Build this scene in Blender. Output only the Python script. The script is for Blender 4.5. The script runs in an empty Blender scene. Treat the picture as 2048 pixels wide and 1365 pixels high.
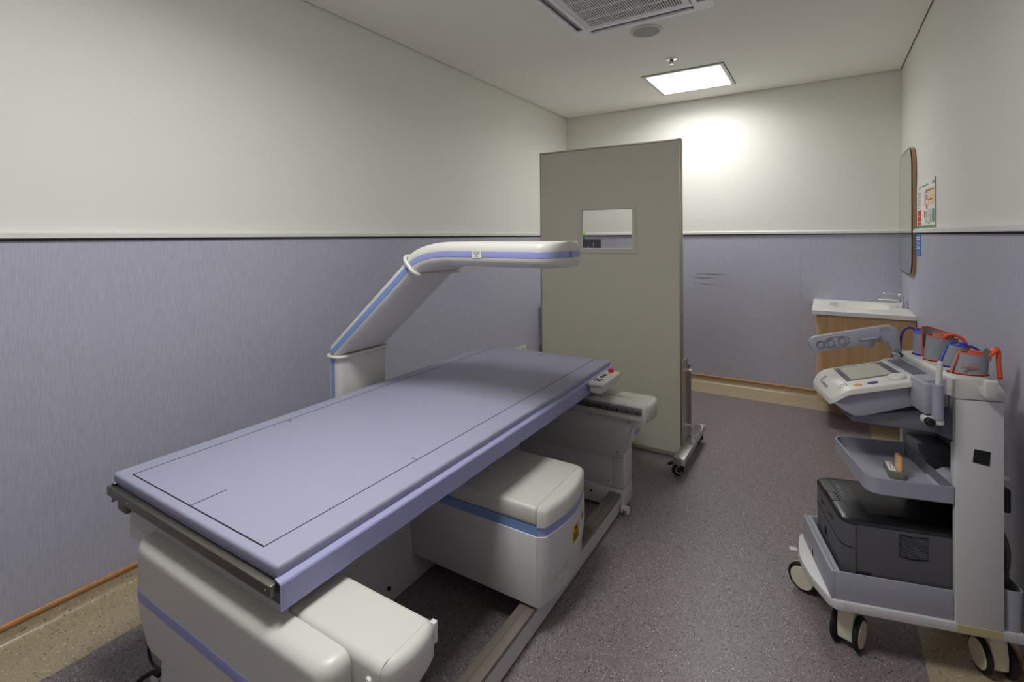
import bpy, bmesh, math, random
from mathutils import Vector, Matrix
random.seed(4)
S = bpy.context.scene
COL = S.collection
PI = math.pi

# ------------------------------------------------------------------ camera, world, exposure
cam_d = bpy.data.cameras.new('camera'); cam = bpy.data.objects.new('camera', cam_d); COL.objects.link(cam)
YAW, PITCH, ROLL = 0.5644, -0.0052, -0.0071
cy_, sy_ = math.cos(YAW), math.sin(YAW)
fwd = Vector((-sy_, cy_, 0)); rgt = Vector((cy_, sy_, 0)); up = Vector((0, 0, 1))
f2 = fwd*math.cos(PITCH) + up*math.sin(PITCH); u2 = up*math.cos(PITCH) - fwd*math.sin(PITCH)
r3 = rgt*math.cos(ROLL) + u2*math.sin(ROLL); u3 = u2*math.cos(ROLL) - rgt*math.sin(ROLL)
mw = Matrix.Identity(4)
for i in range(3):
    mw[i][0] = r3[i]; mw[i][1] = u3[i]; mw[i][2] = -f2[i]
mw[0][3], mw[1][3], mw[2][3] = 0, 0, 1.40
cam.matrix_world = mw
cam_d.sensor_width = 36; cam_d.lens = 985.15/2048*36
cam_d.shift_y = -(682.5-478.23)/2048
cam_d.clip_start = .02
S.camera = cam
w = bpy.data.worlds.new('world'); S.world = w; w.use_nodes = True
w.node_tree.nodes['Background'].inputs[0].default_value = (0, 0, 0, 1)
w.node_tree.nodes['Background'].inputs[1].default_value = 0
LAMP_FAR, LAMP_NEAR = 15.5, 27.0          # watts of the two square ceiling panels
def panel_lamp(cx, cy, watts):
    l = bpy.data.lights.new('panel_lamp', 'AREA'); l.shape = 'SQUARE'; l.size = .56; l.energy = watts; l.spread = math.radians(160); l.color = (1, 1, 1)
    o = bpy.data.objects.new('panel_lamp', l); COL.objects.link(o); o.location = (cx, cy, 2.6956-.0015); return o
LAMPS = {4.28: panel_lamp(-.942, 4.28, LAMP_FAR), .68: panel_lamp(-.942, .68, LAMP_NEAR)}
S.view_settings.view_transform = 'Standard'; S.view_settings.look = 'None'
S.view_settings.exposure = 0.0; S.view_settings.gamma = 1.0; S.view_settings.use_curve_mapping = False
try:
    S.cycles.use_denoising = True; S.cycles.max_bounces = 10; S.cycles.diffuse_bounces = 8
except Exception: pass

# ------------------------------------------------------------------ materials
def lin(c): 
    c = c/255.0
    return c/12.92 if c <= .04045 else ((c+.055)/1.055)**2.4
def rgb(c): return (lin(c[0]), lin(c[1]), lin(c[2]), 1)
def mat(name, c, rough=.5, metal=0.0, spec=.5, noise=None, bump=None, emit=None, coat=0, trans=0):
    """noise=(scale xyz, second colour, low, high); bump=(scale, strength)"""
    m = bpy.data.materials.new(name); m.use_nodes = True
    nt = m.node_tree; b = nt.nodes['Principled BSDF']
    b.inputs['Base Color'].default_value = rgb(c); b.inputs['Roughness'].default_value = rough
    b.inputs['Metallic'].default_value = metal; b.inputs['Specular IOR Level'].default_value = spec
    if coat: b.inputs['Coat Weight'].default_value = coat
    if trans: b.inputs['Transmission Weight'].default_value = trans
    if emit:
        b.inputs['Emission Color'].default_value = rgb(emit[0]); b.inputs['Emission Strength'].default_value = emit[1]
    if noise or bump:
        tc = nt.nodes.new('ShaderNodeTexCoord')
    if noise:
        mp = nt.nodes.new('ShaderNodeMapping'); mp.inputs['Scale'].default_value = noise[0]
        nt.links.new(tc.outputs['Object'], mp.inputs[0])
        n = nt.nodes.new('ShaderNodeTexNoise'); n.inputs['Scale'].default_value = 1; n.inputs['Detail'].default_value = 3
        nt.links.new(mp.outputs[0], n.inputs['Vector'])
        r = nt.nodes.new('ShaderNodeValToRGB'); r.color_ramp.elements[0].position = noise[2]; r.color_ramp.elements[1].position = noise[3]
        r.color_ramp.elements[0].color = rgb(c); r.color_ramp.elements[1].color = rgb(noise[1])
        nt.links.new(n.outputs[0], r.inputs[0]); nt.links.new(r.outputs[0], b.inputs['Base Color'])
    if bump:
        n2 = nt.nodes.new('ShaderNodeTexNoise'); n2.inputs['Scale'].default_value = 1; n2.inputs['Detail'].default_value = 2
        mp2 = nt.nodes.new('ShaderNodeMapping')
        mp2.inputs['Scale'].default_value = bump[0] if isinstance(bump[0], tuple) else (bump[0],)*3
        nt.links.new(tc.outputs['Object'], mp2.inputs[0]); nt.links.new(mp2.outputs[0], n2.inputs['Vector'])
        bp = nt.nodes.new('ShaderNodeBump'); bp.inputs['Strength'].default_value = bump[1]; bp.inputs['Distance'].default_value = .002
        nt.links.new(n2.outputs[0], bp.inputs['Height']); nt.links.new(bp.outputs[0], b.inputs['Normal'])
    return m

def speckle(name, base, dark, light, rough, bumpy):
    m = mat(name, base, rough)
    nt = m.node_tree; b = nt.nodes['Principled BSDF']
    tc = nt.nodes.new('ShaderNodeTexCoord')
    def vor(scale, thr, col, prev):
        v = nt.nodes.new('ShaderNodeTexVoronoi'); v.inputs['Scale'].default_value = scale
        nt.links.new(tc.outputs['Object'], v.inputs['Vector'])
        sep = nt.nodes.new('ShaderNodeSeparateColor'); nt.links.new(v.outputs['Color'], sep.inputs[0])
        g = nt.nodes.new('ShaderNodeMath'); g.operation = 'GREATER_THAN'; g.inputs[1].default_value = thr
        nt.links.new(sep.outputs[0], g.inputs[0])
        mx = nt.nodes.new('ShaderNodeMix'); mx.data_type = 'RGBA'
        nt.links.new(g.outputs[0], mx.inputs[0])
        if prev is None: mx.inputs[6].default_value = rgb(base)
        else: nt.links.new(prev, mx.inputs[6])
        mx.inputs[7].default_value = rgb(col)
        return mx.outputs[2]
    o = vor(380, .66, dark, None)
    o = vor(450, .80, light, o)
    o = vor(210, .975, tuple(int(x*.7) for x in dark), o)
    o = vor(240, .985, tuple(min(255, int(x*1.22)) for x in light), o)
    nt.links.new(o, b.inputs['Base Color'])
    n2 = nt.nodes.new('ShaderNodeTexNoise'); n2.inputs['Scale'].default_value = 260; n2.inputs['Detail'].default_value = 2
    nt.links.new(tc.outputs['Object'], n2.inputs['Vector'])
    bp = nt.nodes.new('ShaderNodeBump'); bp.inputs['Strength'].default_value = bumpy; bp.inputs['Distance'].default_value = .001
    nt.links.new(n2.outputs[0], bp.inputs['Height']); nt.links.new(bp.outputs[0], b.inputs['Normal'])
    return m

def wood(name, a, b_, sc):
    return mat(name, a, .45, noise=(sc, b_, .3, .7))

PAINT = mat('cream wall paint', (231, 230, 222), .6, spec=.3, bump=(60, .04))
CEIL = mat('ceiling paint', (246, 245, 237), .8, spec=.2)
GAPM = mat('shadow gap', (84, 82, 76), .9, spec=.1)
VINYL = mat('lilac vinyl wall covering', (172, 172, 187), .5, spec=.35, noise=((240, 240, 20), (184, 184, 198), .36, .66), bump=((230, 230, 17), .15))
FLOORM = speckle('speckled grey mauve vinyl', (130, 120, 120), (98, 90, 91), (158, 148, 147), .36, .35)
BORDERM = speckle('speckled beige vinyl', (176, 161, 132), (160, 145, 117), (190, 176, 148), .30, .2)
RAILM = mat('white dado rail', (222, 221, 216), .45)
STRIPM = mat('orange brown wood strip', (178, 126, 72), .42, noise=((40, 40, 40), (194, 142, 86), .35, .65))
WHITE = mat('warm white plastic', (205, 203, 195), .38)
WHITE2 = mat('cool white panel', (206, 204, 203), .4)
GREYP = mat('light grey painted sheet', (188, 186, 184), .42)
BLUE = mat('periwinkle stripe', (148, 155, 206), .4)
BLUE2 = mat('blue stripe', (124, 154, 206), .4)
PADM = mat('lilac vinyl upholstery', (158, 159, 181), .48, spec=.4, bump=(500, .05))
CLOTHM = mat('lilac cloth', (154, 156, 193), .6, bump=(90, .12))
LINEM = mat('black printed line', (22, 22, 30), .5)
BRONZE = mat('dark anodised metal', (112, 108, 98), .38, metal=.75)
RAILSTEEL = mat('brown grey floor rail', (140, 130, 118), .4, metal=.55)
STEEL = mat('brushed steel', (188, 186, 180), .28, metal=1.0)
CHROME = mat('chrome', (235, 235, 238), .08, metal=1.0)
SHIELD = mat('grey green laminate', (188, 185, 168), .5, spec=.4)
FRAMEM = mat('satin frame metal', (170, 164, 146), .38, metal=.7)
GLASS = mat('clear glass', (250, 252, 250), .0, trans=1.0, spec=.5)
BLACK = mat('black plastic', (24, 24, 26), .4)
RUBBER = mat('black rubber', (20, 20, 20), .7)
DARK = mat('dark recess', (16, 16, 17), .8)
RED = mat('red plastic', (196, 22, 30), .35)
YELLOW = mat('yellow warning label', (214, 172, 30), .5)
PAPER = mat('white paper', (236, 235, 228), .6)
INKG = mat('grey print', (105, 105, 110), .6)
INKR = mat('red print', (206, 66, 52), .6)
INKO = mat('pale orange print', (238, 208, 165), .6)
INKGR = mat('green print', (92, 158, 110), .6)
INKB = mat('blue print', (80, 130, 205), .6)
OAK = wood('oak veneer', (186, 150, 104), (204, 168, 122), (26, 26, 1.6))
OAKF = wood('oak frame', (172, 134, 90), (190, 152, 106), (26, 26, 3))
SOLID = mat('white solid surface', (238, 236, 230), .28)
MIRROR = mat('mirror glass', (226, 234, 228), .015, metal=1.0)
TGREY = mat('mid grey plastic', (156, 157, 168), .45)
TGREY2 = mat('slate grey plastic', (124, 125, 136), .45)
TGREY3 = mat('dark slate plastic', (84, 86, 97), .5)
LCD = mat('lcd screen off', (172, 170, 156), .22)
PRN = mat('charcoal printer plastic', (92, 92, 96), .5, bump=(700, .05))
PRN2 = mat('black printer top', (28, 28, 30), .3)
CREAM = mat('cream caster plastic', (222, 216, 192), .4)
ORANGE = mat('orange button', (226, 140, 44), .4)
PURPLE = mat('purple button', (62, 46, 130), .4)
CUFFM = mat('grey cuff fabric', (142, 145, 153), .7, bump=(300, .15))
TRIMO = mat('orange binding', (220, 92, 48), .55)
TRIMB = mat('blue binding', (48, 66, 200), .55)
HOSEP = mat('purple hose', (58, 44, 132), .4)
HOSEO = mat('orange hose', (230, 92, 44), .4)
HOSER = mat('red hose', (170, 26, 22), .4)
HOSEG = mat('grey cable', (84, 82, 84), .5)
TAPEM = mat('masking tape', (186, 172, 118), .6)
PEGM = mat('tan foam tips', (226, 180, 128), .6)
BLOCKM = mat('grey green block', (120, 120, 106), .6)
ACM = mat('white appliance plastic', (247, 246, 248), .4)
ACG = mat('air grille plastic', (232, 230, 232), .45)
SPKG = mat('perforated speaker grille', (176, 175, 168), .6, noise=((900, 900, 900), (150, 150, 144), .45, .6))
def lit(name, strength):
    m = bpy.data.materials.new(name); m.use_nodes = True; nt = m.node_tree; nt.nodes.remove(nt.nodes['Principled BSDF'])
    t = nt.nodes.new('ShaderNodeBsdfTransparent'); e = nt.nodes.new('ShaderNodeEmission'); x = nt.nodes.new('ShaderNodeMixShader')
    e.inputs[0].default_value = rgb((250, 250, 255)); e.inputs[1].default_value = strength; x.inputs[0].default_value = .12
    nt.links.new(t.outputs[0], x.inputs[1]); nt.links.new(e.outputs[0], x.inputs[2]); nt.links.new(x.outputs[0], nt.nodes['Material Output'].inputs[0]); return m
LIT = lit('lit diffuser', 20); LIT2 = lit('lit diffuser near', 30)      # clear prismatic cover: part glow, part see-through to the lamp
LEAFM = mat('yellow green leaf', (190, 205, 70), .5)
POTM = mat('green pot', (64, 150, 84), .5)
NAVY = mat('dark monitor', (44, 44, 58), .3)

# ------------------------------------------------------------------ mesh helpers
def nb(): return bmesh.new()
def merge(dst, src):
    me = bpy.data.meshes.new('tmp'); src.to_mesh(me); src.free(); dst.from_mesh(me); bpy.data.meshes.remove(me); return dst
def bevel(bm, wd, seg=2, edges=None):
    bmesh.ops.bevel(bm, geom=list(edges if edges is not None else bm.edges), offset=wd, segments=seg, profile=.5, affect='EDGES', clamp_overlap=True)
def box(bm, x0, x1, y0, y1, z0, z1, bv=0, seg=2, rot=None):
    t = nb()
    x0, x1 = sorted((x0, x1)); y0, y1 = sorted((y0, y1)); z0, z1 = sorted((z0, z1))
    v = [t.verts.new((x, y, z)) for x in (x0, x1) for y in (y0, y1) for z in (z0, z1)]
    for f in ((0, 1, 3, 2), (4, 6, 7, 5), (0, 4, 5, 1), (2, 3, 7, 6), (0, 2, 6, 4), (1, 5, 7, 3)): t.faces.new([v[i] for i in f])
    if bv: bevel(t, bv, seg)
    bmesh.ops.recalc_face_normals(t, faces=t.faces)
    if rot:
        c = Vector(((x0+x1)/2, (y0+y1)/2, (z0+z1)/2))
        bmesh.ops.rotate(t, verts=t.verts, cent=c, matrix=Matrix.Rotation(rot[0], 3, rot[1]))
    return merge(bm, t)
def prism(bm, poly, axis, a, b, bv=0, seg=2, only=None):
    """poly of 2-d points; axis 0: (y,z), 1: (x,z), 2: (x,y); only='long' bevels the edges along the axis"""
    t = nb()
    def P(p, s):
        return (s, p[0], p[1]) if axis == 0 else ((p[0], s, p[1]) if axis == 1 else (p[0], p[1], s))
    A = [t.verts.new(P(p, a)) for p in poly]; B = [t.verts.new(P(p, b)) for p in poly]
    n = len(poly)
    t.faces.new(A); t.faces.new(B[::-1])
    for i in range(n): t.faces.new((A[i], B[i], B[(i+1) % n], A[(i+1) % n]))
    bmesh.ops.recalc_face_normals(t, faces=t.faces)
    if bv:
        if only == 'ends': es = [e for e in t.edges if abs(e.verts[0].co[axis]-e.verts[1].co[axis]) < 1e-6]
        elif only == 'long': es = [e for e in t.edges if abs(e.verts[0].co[axis]-e.verts[1].co[axis]) > 1e-6]
        elif callable(only): es = [e for e in t.edges if only(e)]
        else: es = list(t.edges)
        bevel(t, bv, seg, es)
    return merge(bm, t)
def loft(bm, rings, cap0=True, cap1=True, closed=True):
    V = [[bm.verts.new(p) for p in r] for r in rings]
    n = len(rings[0])
    for a, b in zip(V[:-1], V[1:]):
        for i in range(n if closed else n-1):
            j = (i+1) % n
            try: bm.faces.new((a[i], a[j], b[j], b[i]))
            except ValueError: pass
    if cap0: bm.faces.new(V[0][::-1])
    if cap1: bm.faces.new(V[-1])
    return bm
def frame_at(d):
    d = Vector(d).normalized()
    a = Vector((0, 0, 1)) if abs(d.z) < .9 else Vector((1, 0, 0))
    x = d.cross(a).normalized(); return x, d.cross(x).normalized()
def cyl(bm, p0, p1, r0, r1=None, n=24, bv=0):
    r1 = r0 if r1 is None else r1
    p0, p1 = Vector(p0), Vector(p1); x, y = frame_at(p1-p0); d = (p1-p0).normalized()
    def ring(p, r): return [p + x*r*math.cos(2*PI*i/n) + y*r*math.sin(2*PI*i/n) for i in range(n)]
    if bv:
        L = [(p0, r0-bv), (p0+d*bv, r0), (p1-d*bv, r1), (p1, r1-bv)]
    else: L = [(p0, r0), (p1, r1)]
    t = loft(nb(), [ring(p, r) for p, r in L]); bmesh.ops.recalc_face_normals(t, faces=t.faces)
    return merge(bm, t)
def tube(bm, pts, r, n=10):
    pts = [Vector(p) for p in pts]; t = nb(); rings = []
    x = None
    for i, p in enumerate(pts):
        d = (pts[min(i+1, len(pts)-1)]-pts[max(i-1, 0)]).normalized()
        if x is None: x, y = frame_at(d)
        else:
            x = (x - d*x.dot(d)).normalized(); y = d.cross(x)
        rings.append([p + x*r*math.cos(2*PI*k/n) + y*r*math.sin(2*PI*k/n) for k in range(n)])
    loft(t, rings); bmesh.ops.recalc_face_normals(t, faces=t.faces)
    return merge(bm, t)
def smooth_path(pts, n=8):
    P = [Vector(p) for p in pts]; P = [P[0]*2-P[1]] + P + [P[-1]*2-P[-2]]; out = []
    for i in range(1, len(P)-2):
        for k in range(n):
            t = k/n; a, b, c, d = P[i-1:i+3]
            out.append(.5*((2*b)+(c-a)*t+(2*a-5*b+4*c-d)*t*t+(3*b-a-3*c+d)*t**3))
    out.append(P[-2]); return out
def rrect(x0, x1, y0, y1, r, n=6, rs=None):
    rs = rs or (r, r, r, r); out = []
    for (cx, cy, a0, q) in ((x1-rs[0], y1-rs[0], 0, rs[0]), (x0+rs[1], y1-rs[1], 90, rs[1]), (x0+rs[2], y0+rs[2], 180, rs[2]), (x1-rs[3], y0+rs[3], 270, rs[3])):
        for k in range(n+1):
            a = math.radians(a0+90*k/n); out.append((cx+q*math.cos(a), cy+q*math.sin(a)))
    return out
def lathe(bm, prof, c, n=32, axis=2, caps=True):
    t = nb(); rings = []
    for r, z in prof:
        ring = []
        for k in range(n):
            a = 2*PI*k/n; u, v = r*math.cos(a), r*math.sin(a)
            p = (u, v, z) if axis == 2 else ((z, u, v) if axis == 0 else (u, z, v))
            ring.append(Vector(c)+Vector(p))
        rings.append(ring)
    loft(t, rings, caps, caps); bmesh.ops.recalc_face_normals(t, faces=t.faces)
    return merge(bm, t)

ORG = {}
def obj(name, bm, m, parent=None, label=None, ang=32):
    o_ = ORG.get(parent, Vector((0, 0, 0)))
    if o_.length: bmesh.ops.translate(bm, verts=bm.verts, vec=-o_)
    me = bpy.data.meshes.new(name); bm.to_mesh(me); bm.free()
    for p in me.polygons: p.use_smooth = True
    me.set_sharp_from_angle(angle=math.radians(ang))
    me.materials.append(m)
    o = bpy.data.objects.new(name, me); COL.objects.link(o)
    if parent is not None:
        o.parent = parent; ORG[o] = o_
    if label: o['label'] = label
    return o
def thing(name, label, cat, loc=(0, 0, 0), rz=0, group=None, local=False):
    """Empty at the base; unless local, its parts are modelled in room coordinates (before its rotation)"""
    o = bpy.data.objects.new(name, None); COL.objects.link(o)
    o.empty_display_size = .1
    o.location = loc; o.rotation_euler = (0, 0, rz); o['label'] = label; o['category'] = cat
    if group: o['group'] = group
    ORG[o] = Vector((0, 0, 0)) if local else Vector(loc)
    return o
def multi(name, bms, m, parent, label=None):
    return [obj(name, b_, m, parent, label) for b_ in bms]
def tag(o, label, cat, group=None):
    o['label'] = label; o['category'] = cat
    if group: o['group'] = group
    return o
def struct(name, bm, m, parent=None, label=None):
    o = obj(name, bm, m, parent, label)
    if parent is None: o['kind'] = 'structure'
    return o
def B(*a, **k): return box(nb(), *a, **k)
def text(name, s, size, org, xd, yd, m, parent=None, depth=.0008, align='LEFT', squeeze=1.0):
    cu = bpy.data.curves.new('txt', 'FONT'); cu.body = s; cu.size = size; cu.extrude = depth/2; cu.align_x = align; cu.align_y = 'CENTER'
    to = bpy.data.objects.new('txt', cu); COL.objects.link(to)
    dg = bpy.context.evaluated_depsgraph_get(); dg.update()
    me = bpy.data.meshes.new_from_object(to.evaluated_get(dg))
    bpy.data.objects.remove(to); bpy.data.curves.remove(cu)
    bm = nb(); bm.from_mesh(me); bpy.data.meshes.remove(me)
    xd, yd = Vector(xd).normalized(), Vector(yd).normalized(); zd = xd.cross(yd)
    for v in bm.verts: v.co = Vector(org) + xd*v.co.x*squeeze + yd*v.co.y + zd*v.co.z
    return obj(name, bm, m, parent)

# ------------------------------------------------------------------ room
XL, XR, YB, YF, H = -2.398, .523, 4.932, -1.25, 2.6956
GAP = .009
struct('floor', B(XL-.1, XR+.1, YF-.1, YB+.1, -.1, 0), FLOORM)
fl = bpy.data.objects['floor']
XBL, XBR, YBB = -2.10, .275, 4.596
struct('floor_border', B(XL, XBL, YF, YB, 0, .0012), BORDERM, fl, 'speckled beige vinyl border along the left wall')
struct('floor_border', B(XBL, XBR, YBB, YB, 0, .0012), BORDERM, fl, 'speckled beige vinyl border along the back wall')
struct('floor_border', B(XBR, XR, YF, YB, 0, .0012), BORDERM, fl, 'speckled beige vinyl border along the right wall')
bm = B(XL+GAP, XR-GAP, YF+GAP, YB-GAP, H, H+.014)
struct('ceiling', bm, CEIL)
struct('gap_backing', B(XL-.1, XR+.1, YF-.1, YB+.1, H+.03, H+.08), GAPM, bpy.data.objects['ceiling'], 'dark shadow gap around the ceiling')
WT = H+.03
walls = {
 'left': struct('wall_left', B(XL-.1, XL, YF-.1, YB+.1, 0, WT), PAINT),
 'back': struct('wall_back', B(XL, XR, YB, YB+.1, 0, WT), PAINT),
 'right': struct('wall_right', B(XR, XR+.1, YF-.1, YB+.1, 0, WT), PAINT),
 'front': struct('wall_front', B(XL, XR, YF-.1, YF, 0, WT), PAINT)}
WZ0, WZ1, WD = .06, 1.397, .003
# vinyl covering in widths with hairline seams
def widths(a, b, first, step=1.18):
    out = [a]; x = first
    while x < b-.1: out.append(x); x += step
    return out+[b]
for a, b in zip(widths(YF, YB, 1.62)[:-1], widths(YF, YB, 1.62)[1:]):
    struct('wall_covering', B(XL, XL+WD, a+.0003, b-.0003, WZ0, WZ1), VINYL, walls['left'])
    struct('wall_covering', B(XR-WD, XR, a+.0003, b-.0003, WZ0, WZ1), VINYL, walls['right'])
for a, b in zip(widths(XL+WD, XR-WD, -1.35)[:-1], widths(XL+WD, XR-WD, -1.35)[1:]):
    struct('wall_covering', B(a+.0003, b-.0003, YB-WD, YB, WZ0, WZ1), VINYL, walls['back'])
    struct('wall_covering', B(a+.0003, b-.0003, YF, YF+WD, WZ0, WZ1), VINYL, walls['front'])
# dado rail, wood strip and coved skirting: profiles swept along each wall
def along(side, prof, a, b):
    """prof: (distance from wall, z)"""
    if side == 'left': return prism(nb(), [(XL+d, z) for d, z in prof], 1, a, b)
    if side == 'right': return prism(nb(), [(XR-d, z) for d, z in prof], 1, a, b)
    if side == 'back': return prism(nb(), [(YB-d, z) for d, z in prof], 0, a, b)
    return prism(nb(), [(YF+d, z) for d, z in prof], 0, a, b)
rail = [(0, 1.4045), (.020, 1.4045), (.022, 1.407), (.022, 1.424), (.019, 1.427), (.006, 1.433), (0, 1.434)]
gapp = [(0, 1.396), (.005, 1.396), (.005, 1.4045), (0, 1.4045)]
strip = [(0, .053)] + [(.003+.009*math.cos(math.radians(a)), .063+.011*math.sin(math.radians(a))) for a in range(-80, 81, 20)] + [(0, .073)]
cove = [(0, 0), (.036, 0), (.036, .0016)] + [(.032-.026*math.sin(math.radians(a)), .030-.0285*math.cos(math.radians(a))) for a in range(0, 91, 10)] + [(.0045, .054), (0, .054)]
n_ = 1
for side, a, b in (('left', YF, YB), ('back', XL, XR), ('right', YF, YB), ('front', XL, XR)):
    ends = [(a, b)]
    if side == 'right': ends = [(YF, 4.285)]
    if side == 'left': ends = [(YF, 2.62), (2.621, YB)]
    par = None
    for e in ends:
        o = struct('trim_%d' % n_, along(side, rail, *e), RAILM, par, 'white dado rail on the %s wall' % side); n_ += 1
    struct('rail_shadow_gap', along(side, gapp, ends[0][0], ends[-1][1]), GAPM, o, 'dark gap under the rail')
    struct('trim_%d' % n_, along(side, strip, a, b), STRIPM, None, 'orange-brown wood strip above the %s skirting' % side); n_ += 1
    struct('baseboard_%s' % side, along(side, cove, a, b), BORDERM, None, 'coved speckled beige skirting of the %s wall' % side)
# faint scuff streaks on the back wall beside the screen
SCUFF = mat('grey scuff', (128, 127, 138), .6)
bm = nb()
for k in range(16):
    x0 = random.uniform(-1.08, -.86); L = random.uniform(.04, .2); z = random.choice((1.03, 1.025, .995, .985, .935))+random.uniform(-.006, .006)
    box(bm, x0, x0+L, YB-WD-.0006, YB-WD, z-.0012, z+.0012)
sc = struct('scuff_mark', bm, SCUFF, walls['back'], 'thin grey scuff streaks'); sc['kind'] = 'stuff'

# ------------------------------------------------------------------ ceiling lights
def light(name, cx, cy, m, label):
    t = thing(name, label, 'light', (cx, cy, H))
    bm = nb(); o, i = .3075, .283
    for a in ((cx-o, cx+o, cy-o, cy-i), (cx-o, cx+o, cy+i, cy+o), (cx-o, cx-i, cy-i, cy+i), (cx+i, cx+o, cy-i, cy+i)):
        box(bm, *a, H-.010, H)
    obj('frame', bm, WHITE, t)
    bm = nb()
    for a in ((cx-o-.004, cx+o+.004, cy-o-.004, cy-o), (cx-o-.004, cx+o+.004, cy+o, cy+o+.004), (cx-o-.004, cx-o, cy-o, cy+o), (cx+o, cx+o+.004, cy-o, cy+o)): box(bm, *a, H-.0015, H)
    obj('edge_gap', bm, GAPM, t)
    LAMPS[cy].parent = t; LAMPS[cy].location = (0, 0, -.0015)
    obj('diffuser', B(cx-i, cx+i, cy-i, cy+i, H-.007, H-.003), m, t, 'glowing white diffuser')
light('ceiling_light', -.942, 4.280, LIT, 'square recessed ceiling light glowing white near the back wall')
light('ceiling_light', -.942, .68, LIT2, 'square recessed ceiling light above the near end of the bed, out of the frame')

# ------------------------------------------------------------------ ceiling cassette, speaker, sprinkler
AX0, AX1, AY0, AY1, AZ = -1.335, -.475, 2.055, 2.915, 2.655
ac = thing('air_conditioner', 'white four-way cassette air conditioner in the ceiling with a slatted grille', 'air conditioner', ((AX0+AX1)/2, (AY0+AY1)/2, H))
def rr(i, z, r): return [(x, y, z) for x, y in rrect(AX0+i, AX1-i, AY0+i, AY1-i, r)]
bm = loft(nb(), [rr(0, H, .06), rr(0, AZ+.026, .06), rr(.006, AZ+.016, .055), rr(.022, AZ, .05), rr(.05, AZ-.0005, .03)], False, False)
bmesh.ops.recalc_face_normals(bm, faces=bm.faces)
xs = [AX0+.045, AX0+.055, AX0+.098, AX0+.125, AX1-.125, AX1-.098, AX1-.055, AX1-.045]
ys = [AY0+.045, AY0+.055, AY0+.098, AY0+.125, AY1-.125, AY1-.098, AY1-.055, AY1-.045]
for i in range(7):
    for j in range(7):
        if i == 3 and j == 3: continue
        if (i in (1, 5) and j == 3) or (j in (1, 5) and i == 3): continue
        box(bm, xs[i], xs[i+1], ys[j], ys[j+1], AZ+.0005, AZ+.012)
obj('housing', bm, ACM, ac)
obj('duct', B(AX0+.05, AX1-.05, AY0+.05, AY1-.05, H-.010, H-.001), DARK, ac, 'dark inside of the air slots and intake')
for i, (a, vert) in enumerate(((xs[1], 1), (xs[5], 1), (ys[1], 0), (ys[5], 0))):
    s = 1 if i in (0, 2) else -1
    if vert: bm = box(nb(), a+.008, a+.040, ys[3]+.02, ys[4]-.02, AZ+.009, AZ+.012, rot=(s*.35, 'Y'))
    else: bm = box(nb(), xs[3]+.02, xs[4]-.02, a+.008, a+.040, AZ+.009, AZ+.012, rot=(-s*.35, 'X'))
    obj('air_flap', bm, TGREY, ac, 'grey louvre blade inside the slot')
gx0, gx1, gy0, gy1 = xs[3]+.006, xs[4]-.006, ys[3]+.006, ys[4]-.006
bm = nb()
for x0, x1, y0, y1 in ((gx0, gx1, gy0, gy0+.03), (gx0, gx1, gy1-.03, gy1), (gx0, gx0+.03, gy0+.03, gy1-.03), (gx1-.03, gx1, gy0+.03, gy1-.03)):
    box(bm, x0, x1, y0, y1, AZ-.004, AZ+.010)
gr = obj('grille', bm, ACG, ac)
bm = nb(); k = 0; x = gx0+.036
while x < gx1-.032:
    box(bm, x-.0028, x+.0028, gy0+.03, gy1-.03, AZ-.001, AZ+.008); x += .0132
for f in (.2, .4, .6, .8):
    y = gy0+(gy1-gy0)*f; box(bm, gx0+.03, gx1-.03, y-.004, y+.004, AZ-.002, AZ+.006)
s_ = obj('grille_slats', bm, ACG, gr); s_['kind'] = 'stuff'
sp = thing('ceiling_speaker', 'round white ceiling speaker with a grey grille beside the air conditioner', 'speaker', (-.945, 3.10, H))
obj('rim', lathe(nb(), [(.101, 0), (.101, -.003), (.096, -.007), (.083, -.008), (.080, -.004), (.080, 0)], (-.945, 3.10, H), 48, caps=False), WHITE, sp)
obj('grille', lathe(nb(), [(.0795, 0), (.0795, -.006), (.04, -.0078), (.001, -.008)], (-.945, 3.10, H), 48), SPKG, sp, 'grey perforated disc')
sk = thing('fire_sprinkler', 'small chrome fire sprinkler head in the ceiling before the light', 'sprinkler', (-.943, 3.70, H))
obj('escutcheon', lathe(nb(), [(.038, 0), (.038, -.003), (.030, -.007), (.018, -.007), (.017, 0)], (-.943, 3.70, H), 32, caps=False), CHROME, sk)
bm = cyl(nb(), (-.943, 3.70, H), (-.943, 3.70, H-.02), .009)
for s in (-1, 1): tube(bm, [(-.943+s*.008, 3.70, H-.012), (-.943+s*.014, 3.70, H-.022), (-.943+s*.004, 3.70, H-.036)], .0022, 6)
obj('nozzle', bm, BRONZE, sk)
obj('deflector', lathe(nb(), [(.0145, -.036), (.0145, -.038), (.002, -.040)], (-.943, 3.70, H), 20), CHROME, sk)

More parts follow.
